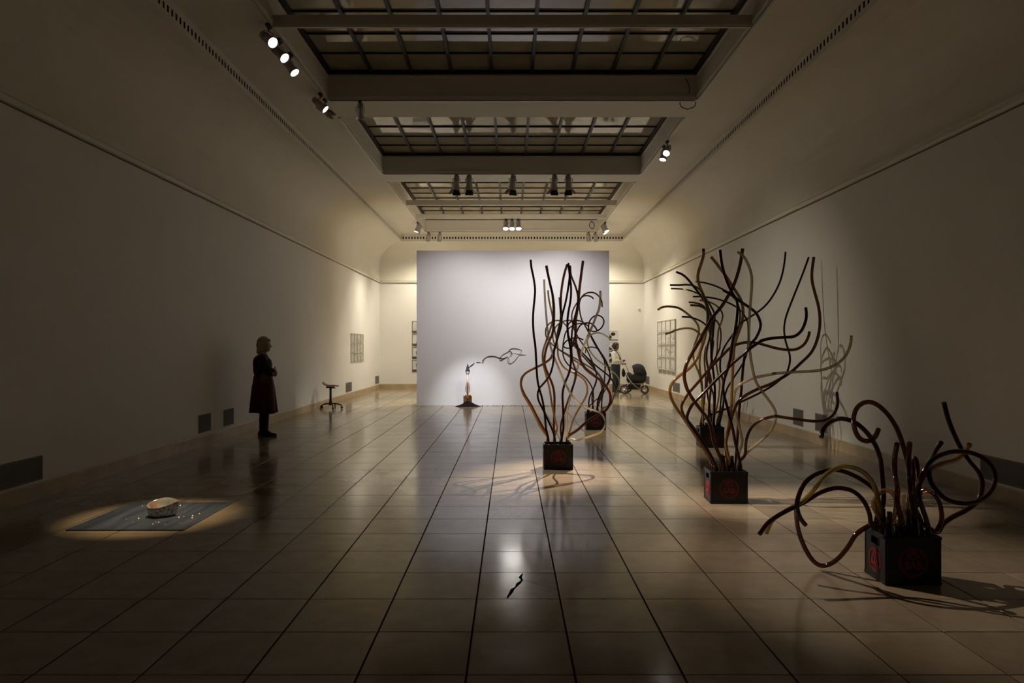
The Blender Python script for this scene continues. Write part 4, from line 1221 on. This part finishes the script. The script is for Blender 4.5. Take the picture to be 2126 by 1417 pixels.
# sixteen panels, 4 x 4, plus caption cards
for c in range(4):
    for r in range(4):
        yc = 20.75 + .31 + c * .625; dark = c < 2 and r in (1, 2)
        lbl = 'panel with dark pencil smudges in the grid of sixteen' if dark else 'pale almost empty panel in the grid of sixteen'
        picture_side('drawing_panel', 'r', yc, 2.115 - r * .385, .60, .355, M['pr_faint'], M['panelframe'], .016, lbl, 'drawing panel', 'dark panels of the sixteen' if dark else 'pale panels of the sixteen', motif=16 if dark else (4 if c < 2 else 2), seed=c * 11 + r, depth=.045)
    b = MB(); b.box(-.006, -.0005, -.26, .26, -.05, .05)
    o = b.build('caption_card', M['framegrey'], None, (XR, 20.75 + .31 + c * .625, .70)); tag(o, 'small grey caption card under the grid of sixteen panels', 'caption card', 'captions under the sixteen panels')

def picture_back(xc, zc, wd, ht, label, group, kind, seed):
    t = empty('framed_photograph', (xc, YF, zc)); tag(t, label, 'photograph', group)
    f = MB(); fw = .012; d = .02
    f.box(-wd / 2, wd / 2, -d, -.0005, -ht / 2, -ht / 2 + fw); f.box(-wd / 2, wd / 2, -d, -.0005, ht / 2 - fw, ht / 2)
    f.box(-wd / 2, -wd / 2 + fw, -d, -.0005, -ht / 2 + fw, ht / 2 - fw); f.box(wd / 2 - fw, wd / 2, -d, -.0005, -ht / 2 + fw, ht / 2 - fw)
    f.build('frame', M['frameblack'] if kind == 'band' else M['mount'], t)
    p = MB(); p.box(-wd / 2 + fw, wd / 2 - fw, -.010, -.001, -ht / 2 + fw, ht / 2 - fw); p.build('print', M['pr_sky'], t)
    rr = random.Random(seed)
    g = MB()
    g.box(-wd / 2 + fw, wd / 2 - fw, -.0115, -.010, -ht / 2 + fw, -ht / 2 + fw + ht * (.17 if kind == 'band' else .10)); g.build('dark_ground', M['pr_ground'], t)
    k = MB()
    if kind == 'band':
        h = [0, .10, .28, .30][seed % 4]
        if h:
            k.lathe([(.012, 0), (.05, h * .4), (.06, h * .7), (.03, h * .95), (.005, h)], 12, Matrix.Translation((-wd / 2 + .20, -.0105, -ht / 2 + .05)) @ Matrix.Diagonal((1, .02, 1, 1)))
    else:
        for q in range(5):
            k.sphere((rr.uniform(-wd * .3, wd * .25), -.0108, rr.uniform(-ht * .25, ht * .32)), 1, 12, (rr.uniform(.04, .10), .0012, rr.uniform(.03, .07)))
    if k.v: k.build('dark_figure', M['pr_black'], t)
for r in range(4):
    picture_back(-3.52 + .31, 2.185 - r * .462, .62, .42, 'black-framed photograph with a dark ground band in the column beside the partition', 'photographs beside the partition, stool wall side', 'band', r)
for r in range(4):
    picture_back(3.83 - .30, 1.88 - r * .40, .60, .375, 'white-framed photograph with black blots behind the woman in white', 'photographs behind the woman in white', 'blot', 20 + r)
b = MB(); b.box(-.035, .035, -.05, 0, 0, .10); b.sphere((0, -.055, .03), .022, 10)
o = b.build('wall_sensor', M['mount'], None, (4.55, YF - .0005, 2.80)); tag(o, 'small motion sensor high in the corner above the buggy', 'sensor')

# ------------------------------------------------------------------ saddle stool
st = empty('stool', (-4.345, 17.42, 0)); tag(st, 'dark saddle stool on a five-star castor base by the wall', 'stool')
for k in range(5):
    a = math.radians(8 + 72 * k); c_, s_ = math.cos(a), math.sin(a)
    lg = MB(); lg.tube(spline([(.02 * c_, .02 * s_, .115), (.10 * c_, .10 * s_, .125), (.20 * c_, .20 * s_, .105), (.265 * c_, .265 * s_, .075)], 5), .016, 8)
    l_ = lg.build('leg', M['iron'], st)
    cs_ = MB(); cs_.lathe([(.026, -.012), (.028, -.008), (.028, .008), (.026, .012)], 12, Matrix.Translation((.265 * c_, .265 * s_, .029)) @ Matrix.Rotation(a + .6, 4, 'Z') @ Matrix.Rotation(PI / 2, 4, 'X'))
    cs_.tube([(.265 * c_, .265 * s_, .035), (.265 * c_, .265 * s_, .082)], .010, 6)
    cs_.build('castor', M['rubber'], l_)
b = MB(); b.lathe([(.042, .085), (.042, .14), (.030, .20), (.026, .40), (.030, .49), (.036, .505)], 14); b.build('column', M['iron'], st)
b = MB(); b.box(-.10, .09, -.045, .045, .500, .535); b.box(.04, .12, -.02, .02, .49, .505); b.build('tilt_mechanism', M['iron'], st)
sd = MB(); vs_ = []; fs_ = []
nx, ny = 16, 10
for lay in (0, 1):
    for i in range(nx + 1):
        u = i / nx; x = -.185 + .37 * u
        z = .548 + .085 * max(0, (.32 - u) / .32) ** 1.6 + .012 * math.sin(PI * u)
        wd = .15 * (1 - .35 * max(0, (u - .6) / .4) ** 2) * (1 - .45 * max(0, (.12 - u) / .12) ** 2)
        for j in range(ny + 1):
            v = j / ny * 2 - 1
            vs_.append((x, v * wd, z - .018 * (1 - v * v) + (.0 if lay == 0 else .024 * (1 - v ** 4) + .006)))
q = (nx + 1) * (ny + 1)
for i in range(nx):
    for j in range(ny):
        a = i * (ny + 1) + j
        fs_.append((a, a + 1, a + ny + 2, a + ny + 1)); fs_.append((q + a, q + a + ny + 1, q + a + ny + 2, q + a + 1))
for i in range(nx):
    a = i * (ny + 1); fs_.append((a, a + ny + 1, q + a + ny + 1, q + a)); a += ny; fs_.append((a, q + a, q + a + ny + 1, a + ny + 1))
for j in range(ny):
    fs_.append((j, q + j, q + j + 1, j + 1)); a = nx * (ny + 1) + j; fs_.append((a, a + 1, q + a + 1, q + a))
sd.add(vs_, fs_, True); fix_normals(sd.build('seat', M['stoolwood'], st))

# ------------------------------------------------------------------ people
def hand(mb, wrist, d, palm_n, s_=1.0, curl=.5):
    """palm and five fingers; d = pointing direction, palm_n = palm normal"""
    d = Vector(d).normalized(); n = Vector(palm_n); n = (n - d * n.dot(d)).normalized(); sd_ = d.cross(n)
    w_ = Vector(wrist)
    for k in range(4):
        o = sd_ * (-.030 + .020 * k) * s_
        mb.cap(w_ + o * .5, .016 * s_, w_ + d * .085 * s_ + o, .0115 * s_, 8)
        L = [.062, .074, .070, .054][k] * s_
        p0 = w_ + d * .085 * s_ + o; p1 = p0 + (d * math.cos(curl) + n * math.sin(curl)) * L * .5; p2 = p1 + (d * math.cos(curl * 2) + n * math.sin(curl * 2)) * L * .5
        mb.cap(p0, .0105 * s_, p1, .0095 * s_, 8); mb.cap(p1, .0095 * s_, p2, .008 * s_, 8)
    t0 = w_ + d * .03 * s_ - sd_ * .03 * s_
    t1 = t0 + (d * .6 - sd_ * .6 + n * .35).normalized() * .04 * s_; t2 = t1 + (d * .9 + n * .4).normalized() * .034 * s_
    mb.cap(t0, .013 * s_, t1, .0115 * s_, 8); mb.cap(t1, .0115 * s_, t2, .009 * s_, 8)

def head(mb, c, fwd, s_=1.0):
    """skull, jaw, nose, brow, lips, chin, ears; c = head centre"""
    c = Vector(c); f = Vector(fwd).normalized(); u = Vector((0, 0, 1)); r_ = f.cross(u).normalized(); u = r_.cross(f)
    def at(a, b_, z): return c + f * a * s_ + r_ * b_ * s_ + u * z * s_
    mb.sphere(at(-.012, 0, .030), .090 * s_, 16); mb.sphere(at(.020, 0, .02), .078 * s_, 14)
    mb.cap(at(.03, 0, -.02), .062 * s_, at(.045, 0, -.075), .040 * s_)
    mb.sphere(at(.066, 0, -.088), .021 * s_)
    mb.cap(at(.090, 0, .015), .010 * s_, at(.108, 0, -.022), .014 * s_, 8)
    for k in (-1, 1):
        mb.cap(at(.080, .012 * k, .034), .012 * s_, at(.066, .048 * k, .034), .013 * s_, 8)
        mb.sphere(at(.070, .033 * k, -.022), .022 * s_)
        mb.sphere(at(.099, .011 * k, -.026), .008 * s_, 8)
        mb.cap(at(-.004, .080 * k, .022), .013 * s_, at(-.004, .080 * k, -.022), .010 * s_, 8)
    mb.cap(at(.086, -.016, -.052), .0085 * s_, at(.086, .016, -.052), .0085 * s_, 8)
    mb.cap(at(.080, -.013, -.064), .009 * s_, at(.080, .013, -.064), .009 * s_, 8)
    return at

def eyes(root, at, s_):
    for k in (-1, 1):
        e = MB(); e.sphere(at(.076, .031 * k, .008), .0115 * s_, 10); e.build('eye', M['mount'], root)
        e = MB(); e.sphere(at(.0845, .031 * k, .008), .0055 * s_, 8); e.build('iris', M['pr_black'], root)

# --- woman in the dark red skirt (stands by the wall, looks along it)
wm = empty('person', (-4.15, 12.12, 0), math.radians(14)); wm.scale = (.975, .975, .975)
tag(wm, 'standing woman in black jacket and dark red skirt with folded arms', 'person')
b = MB()
for k in (-1, 1):
    hx, hy = -.02 + .05 * (k < 0), .075 * k
    ank = Vector((-.03 + .07 * (k < 0), .065 * k, .085)); knee = Vector((.01 + .045 * (k < 0), .075 * k, .47)); hip = Vector((-.005, .066 * k, .88))
    b.cap(hip, .078, knee, .056); b.cap(knee, .056, knee * .62 + ank * .38 + Vector((-.012, 0, 0)), .055); b.cap(knee * .62 + ank * .38 + Vector((-.012, 0, 0)), .055, ank, .036)
    b.cap(ank, .036, ank + Vector((.06, 0, -.045)), .032); b.cap(ank + Vector((.05, 0, -.05)), .032, ank + Vector((.15, .006 * k, -.062)), .022)
    b.cap(ank, .034, ank + Vector((-.03, 0, -.055)), .028)
b.cap((-.005, 0, .92), .118, (-.01, 0, 1.06), .112); b.cap((-.01, 0, 1.06), .115, (.0, 0, 1.24), .128)
b.cap((-.01, -.10, 1.33), .072, (-.01, .10, 1.33), .072); b.cap((0, 0, 1.24), .12, (-.01, 0, 1.32), .10)
b.cap((-.015, 0, 1.36), .058, (.01, 0, 1.47), .050)
SH = {}
for k in (-1, 1):
    shd = Vector((-.01, .165 * k, 1.335)); elb = Vector((.115, .20 * k, 1.075)); wr = Vector((.185, -.06 * k, 1.10 + .03 * k))
    SH[k] = (shd, elb, wr)
    b.cap(shd, .055, elb, .042); b.cap(elb, .042, wr, .030)
    hand(b, wr + (wr - elb).normalized() * .02, (wr - elb), (-1, 0, .1), .95, .35)
atw = head(b, (.025, 0, 1.565), (1, .10, -.04), .97)
remesh(b, 'body', .0085, M['skin'], wm, 5)
eyes(wm, atw, .97)
b = MB()   # jacket
b.cap((-.005, 0, .96), .150, (-.01, 0, 1.08), .136); b.cap((-.01, 0, 1.08), .136, (.0, 0, 1.24), .148); b.cap((-.01, -.10, 1.335), .088, (-.01, .10, 1.335), .088); b.cap((0, 0, 1.24), .14, (-.012, 0, 1.34), .10); b.cap((-.045, 0, 1.12), .125, (-.05, 0, 1.28), .125)
for k in (-1, 1):
    shd, elb, wr = SH[k]; b.cap(shd, .072, elb, .056); b.cap(elb, .056, wr - (wr - elb) * .08, .044)
remesh(b, 'jacket', .011, M['jacket'], wm, 4)
b = MB()
b.cap((-.03, 0, 1.385), .066, (-.012, 0, 1.415), .062)
remesh(b, 'white_collar', .009, M['whitetop'], wm, 2)
sk = MB(); vs_ = []; fs_ = []; n = 48
lv = [(.150, 1.04), (.160, .96), (.180, .85), (.192, .72), (.204, .58), (.212, .47), (.218, .405), (.208, .405), (.194, .58), (.168, .85), (.142, 1.02)]
for (r, z) in lv:
    fold = max(0, (1.0 - z)) * .045
    for k in range(n):
        a = 2 * PI * k / n
        q = r + fold * math.sin(7 * a + .5) * .55 + fold * math.sin(11 * a) * .35
        vs_.append((q * math.cos(a) * 1.03 - .005, q * math.sin(a) * .98, z + .012 * math.sin(2 * a) * (z < .5)))
for j in range(len(lv) - 1):
    for k in range(n):
        k2 = (k + 1) % n; fs_.append((j * n + k, j * n + k2, (j + 1) * n + k2, (j + 1) * n + k))
sk.add(vs_, fs_, True); fix_normals(sk.build('skirt', M['skirt'], wm))
for k in (-1, 1):
    b = MB()
    ank = Vector((-.03 + .07 * (k < 0), .065 * k, .085)); knee = Vector((.01 + .045 * (k < 0), .075 * k, .47))
    mid = knee * .62 + ank * .38 + Vector((-.012, 0, 0))
    b.cap(knee + Vector((0, 0, .03)), .062, mid, .061); b.cap(mid, .061, ank, .046); b.cap(ank, .046, ank + Vector((.06, 0, -.040)), .042)
    b.cap(ank + Vector((.05, 0, -.046)), .038, ank + Vector((.16, .006 * k, -.058)), .027); b.cap(ank, .042, ank + Vector((-.035, 0, -.045)), .038)
    b.box(ank.x - .066, ank.x + .185, ank.y - .036, ank.y + .036, .002, .03)
    remesh(b, 'boot', .009, M['tights'], wm, 3)
b = MB()  # blond bob
c = Vector((.025, 0, 1.565))
b.sphere(c + Vector((-.026, 0, .045)), .112, 16); b.sphere(c + Vector((-.035, 0, -.005)), .112, 16)
for k in (-1, 1):
    for q in range(5):
        xx = -.075 + .03 * q
        b.cap(c + Vector((xx, .088 * k, .03)), .030, c + Vector((xx - .006, .096 * k, -.115 + .008 * q)), .024)
for q in range(-3, 4):
    b.cap(c + Vector((-.09, .028 * q, .02)), .035, c + Vector((-.105, .030 * q, -.125)), .028)
b.cap(c + Vector((.065, -.045, .085)), .026, c + Vector((.072, .04, .082)), .026)
remesh(b, 'hair', .008, M['blond'], wm, 3)
bg = MB(); vs_ = []
bg.sphere((.06, -.20, 1.02), 1, 16, (.10, .04, .09)); bg.sphere((.06, -.20, .98), 1, 16, (.11, .05, .07))
remesh(bg, 'shoulder_bag', .01, M['bag'], wm, 4)
b = MB(); b.tube(smooth_path(spline([(.04, -.215, 1.02), (.02, -.225, 1.2), (-.005, -.20, 1.395), (-.02, -.13, 1.435), (-.06, -.19, 1.33), (.0, -.24, 1.14), (.12, -.215, 1.07)], 8), 3), .008, 6); b.build('bag_strap', M['bag'], wm)

# --- woman in white beside the buggy
wx, wy = (1278.5 - VX) * 23.75 / F, 23.75
w2 = empty('person', (wx, wy, 0), math.radians(-38)); w2.scale = (.965, .965, .965)
tag(w2, 'woman in white top and dark jeans with crossed arms beside the buggy', 'person')
b = MB(); LEG = {}
for k in (-1, 1):
    hip = Vector((0, .088 * k, .86)); knee = Vector((.02, .10 * k, .46)); ank = Vector((-.01, .105 * k, .08))
    LEG[k] = (hip, knee, ank)
    b.cap(hip, .098, knee, .060); b.cap(knee, .058, ank, .036); b.cap(ank, .034, ank + Vector((.12, .02 * k, -.055)), .022); b.cap(ank, .034, ank + Vector((-.03, 0, -.05)), .026)
b.cap((0, 0, .90), .135, (0, 0, 1.05), .115); b.cap((0, 0, 1.05), .115, (0, 0, 1.22), .13); b.cap((-.01, -.11, 1.31), .07, (-.01, .11, 1.31), .07); b.cap((-.01, 0, 1.34), .056, (.01, 0, 1.45), .050)
SH2 = {}
for k in (-1, 1):
    shd = Vector((-.01, .17 * k, 1.31)); elb = Vector((.07, .235 * k, 1.06)); wr = Vector((.21, -.05 * k, 1.09 + .025 * k)); SH2[k] = (shd, elb, wr)
    b.cap(shd, .055, elb, .043); b.cap(elb, .043, wr, .030); hand(b, wr + (wr - elb).normalized() * .02, wr - elb, (-1, 0, .2), .95, .4)
at2 = head(b, (.02, 0, 1.545), (1, -.15, .08), .98)
remesh(b, 'body', .0085, M['skin2'], w2, 5)
eyes(w2, at2, .98)
b = MB()
b.cap((0, 0, .96), .150, (0, 0, 1.06), .132); b.cap((0, 0, 1.06), .132, (.005, 0, 1.22), .146); b.cap((-.01, -.11, 1.315), .086, (-.01, .11, 1.315), .086); b.cap((0, 0, 1.22), .14, (-.01, 0, 1.33), .095)
for k in (-1, 1):
    shd, elb, wr = SH2[k]; b.cap(shd, .072, elb, .058); b.cap(elb, .058, wr - (wr - elb) * .06, .044)
remesh(b, 'top', .011, M['whitetop'], w2, 4)
b = MB()
b.cap((0, 0, .88), .150, (0, 0, .95), .146)
for k in (-1, 1):
    hip, knee, ank = LEG[k]; b.cap(hip, .112, knee, .078); b.cap(knee, .078, ank + Vector((0, 0, .03)), .066)
remesh(b, 'jeans', .011, M['jeans'], w2, 3)
for k in (-1, 1):
    b = MB(); hip, knee, ank = LEG[k]
    b.cap(ank + Vector((-.03, 0, -.035)), .040, ank + Vector((.06, .01 * k, -.040)), .038); b.cap(ank + Vector((.06, .01 * k, -.042)), .036, ank + Vector((.135, .02 * k, -.052)), .026); b.box(ank.x - .07, ank.x + .16, ank.y - .035, ank.y + .04, .002, .03)
    remesh(b, 'shoe', .009, M['shoe'], w2, 3)
b = MB(); c = Vector((.02, 0, 1.545))
b.sphere(c + Vector((-.028, 0, .042)), .110, 16); b.sphere(c + Vector((-.05, 0, -.01)), .095, 14)
for k in (-1, 1): b.cap(c + Vector((-.03, .085 * k, .04)), .028, c + Vector((-.05, .082 * k, -.07)), .022)
b.sphere(c + Vector((-.135, 0, .015)), .048, 12); b.cap(c + Vector((.055, -.05, .085)), .024, c + Vector((.055, .05, .085)), .024)
remesh(b, 'hair', .008, M['hairblack'], w2, 3)
b = MB(); b.tube(smooth_path(spline([(.0, -.115, 1.42), (.09, -.085, 1.36), (.155, -.02, 1.22), (.165, .06, 1.06), (.12, .15, .95), (-.02, .19, .93), (-.14, .09, 1.05), (-.15, -.03, 1.25), (-.09, -.10, 1.40), (.0, -.115, 1.42)], 8), 2), .011, 6); b.build('bag_strap', M['black'], w2)
b = MB(); b.cap((0, 0, .945), .155, (0, 0, .955), .155); b2 = MB()
vs_ = []
for k in range(32):
    a = 2 * PI * k / 32; vs_.append((.158 * math.cos(a), .158 * math.sin(a), .935))
b2.tube([Vector(v) for v in vs_ + [vs_[0]]], .013, 6); b2.build('belt', M['shoe'], w2)

# ------------------------------------------------------------------ three-wheeled baby buggy
gx, gy = (1320.5 - VX) * 22.75 / F, 22.90
bu = empty('baby_buggy', (gx, gy, 0), math.radians(-20)); tag(bu, 'black three-wheeled baby buggy with hood up and chrome frame', 'baby buggy')
def wheel(x, y, r, wd, name='wheel'):
    R = Matrix.Translation((x, y, r)) @ Matrix.Rotation(PI / 2, 4, 'X')
    t = MB()
    vs_ = []; fs_ = []; n, m = 28, 10; tr = wd / 2
    for i in range(n):
        a = 2 * PI * i / n
        for j in range(m):
            q = 2 * PI * j / m; rr = r - tr + tr * math.cos(q)
            vs_.append(R @ Vector((rr * math.cos(a), rr * math.sin(a), tr * math.sin(q))))
    for i in range(n):
        for j in range(m):
            fs_.append((i * m + j, ((i + 1) % n) * m + j, ((i + 1) % n) * m + (j + 1) % m, i * m + (j + 1) % m))
    t.add(vs_, fs_, True); w_ = t.build(name, M['rubber'], bu)
    s_ = MB()
    for k in range(6):
        a = 2 * PI * k / 6; s_.tube([R @ Vector((.02 * math.cos(a), .02 * math.sin(a), 0)), R @ Vector(((r - wd * .8) * math.cos(a), (r - wd * .8) * math.sin(a), 0))], .009, 6)
    s_.lathe([(.028, -.03), (.028, .03)], 12, R)
    s_.lathe([(r - wd * .95, -.008), (r - wd * .75, -.008), (r - wd * .75, .008), (r - wd * .95, .008), (r - wd * .95, -.008)], 24, R, cap=False)
    s_.build('spokes', M['chrome'], w_)
wheel(-.30, -.25, .145, .05); wheel(-.30, .25, .145, .05); wheel(.30, 0, .135, .055)
f = MB()
for k in (-1, 1):
    f.tube(smooth_path(spline([(-.35, .21 * k, .92), (-.30, .22 * k, .80), (-.20, .22 * k, .55), (-.02, .19 * k, .30), (.14, .10 * k, .17), (.30, .055 * k, .155)], 8), 2), .014, 8)
    f.tube([(-.30, .22 * k, .15), (-.10, .21 * k, .40)], .012, 8)
    f.tube([(.30, .055 * k, .135), (.31, .05 * k, .29)], .012, 8)
f.tube([(-.30, -.25, .145), (-.30, .25, .145)], .012, 8); f.tube([(.30, -.055, .135), (.30, .055, .135)], .010, 8); f.tube([(.31, -.05, .29), (.31, .05, .29)], .018, 8)
f.tube([(.31, 0, .29), (.10, 0, .40)], .016, 8)
f.build('frame', M['chrome'], bu)
h = MB(); h.tube(smooth_path(spline([(-.34, -.21, .91), (-.365, -.20, .945), (-.37, -.12, .955), (-.37, .12, .955), (-.365, .20, .945), (-.34, .21, .91)], 6), 2), .019, 8); h.build('handle_bar', M['blackplastic'], bu)
s_ = MB()
s_.cap((-.14, 0, .46), .15, (.20, 0, .48), .16); s_.cap((.10, 0, .52), .19, (.20, 0, .62), .17); s_.cap((-.14, 0, .50), .13, (-.20, 0, .58), .10)
s_.box(-.20, .28, -.21, .21, .42, .60)
remesh(s_, 'seat_pod', .016, M['black'], bu, 6)
hd_ = MB(); vs_ = []; fs_ = []
na, nb = 14, 16
for lay in (0, 1):
    rr = .245 - .012 * lay
    for i in range(na + 1):
        th = math.radians(-20 + 150 * i / na)
        for j in range(nb + 1):
            ph = PI * j / nb
            bulge = 1 + .012 * math.cos(i * PI / 3.5)
            vs_.append((.08 + rr * bulge * 1.05 * math.cos(th) * (.55 + .45 * math.sin(ph)), .225 * math.cos(ph) * (1 - .05 * lay), .665 + rr * bulge * 1.18 * math.sin(th) * math.sin(ph) ** .6))
q = (na + 1) * (nb + 1)
for i in range(na):
    for j in range(nb):
        a = i * (nb + 1) + j
        fs_.append((a, a + 1, a + nb + 2, a + nb + 1)); fs_.append((q + a, q + a + nb + 1, q + a + nb + 2, q + a + 1))
for j in range(nb):
    fs_.append((j, q + j, q + j + 1, j + 1)); a = na * (nb + 1) + j; fs_.append((a, a + 1, q + a + 1, q + a))
hd_.add(vs_, fs_, True); fix_normals(hd_.build('hood', M['black'], bu))
bk = MB()
bk.add([(-.26, -.19, .30), (.16, -.11, .30), (.16, .11, .30), (-.26, .19, .30), (-.24, -.16, .14), (.14, -.09, .14), (.14, .09, .14), (-.24, .16, .14)], [(0, 1, 5, 4), (1, 2, 6, 5), (2, 3, 7, 6), (3, 0, 4, 7), (4, 5, 6, 7), (3, 2, 1, 0)])
fix_normals(bk.build('shopping_basket', M['black'], bu))
bb = MB(); bb.sphere((-.37, 0, .66), 1, 14, (.06, .15, .14)); bb.build('rear_bag', M['black'], bu)
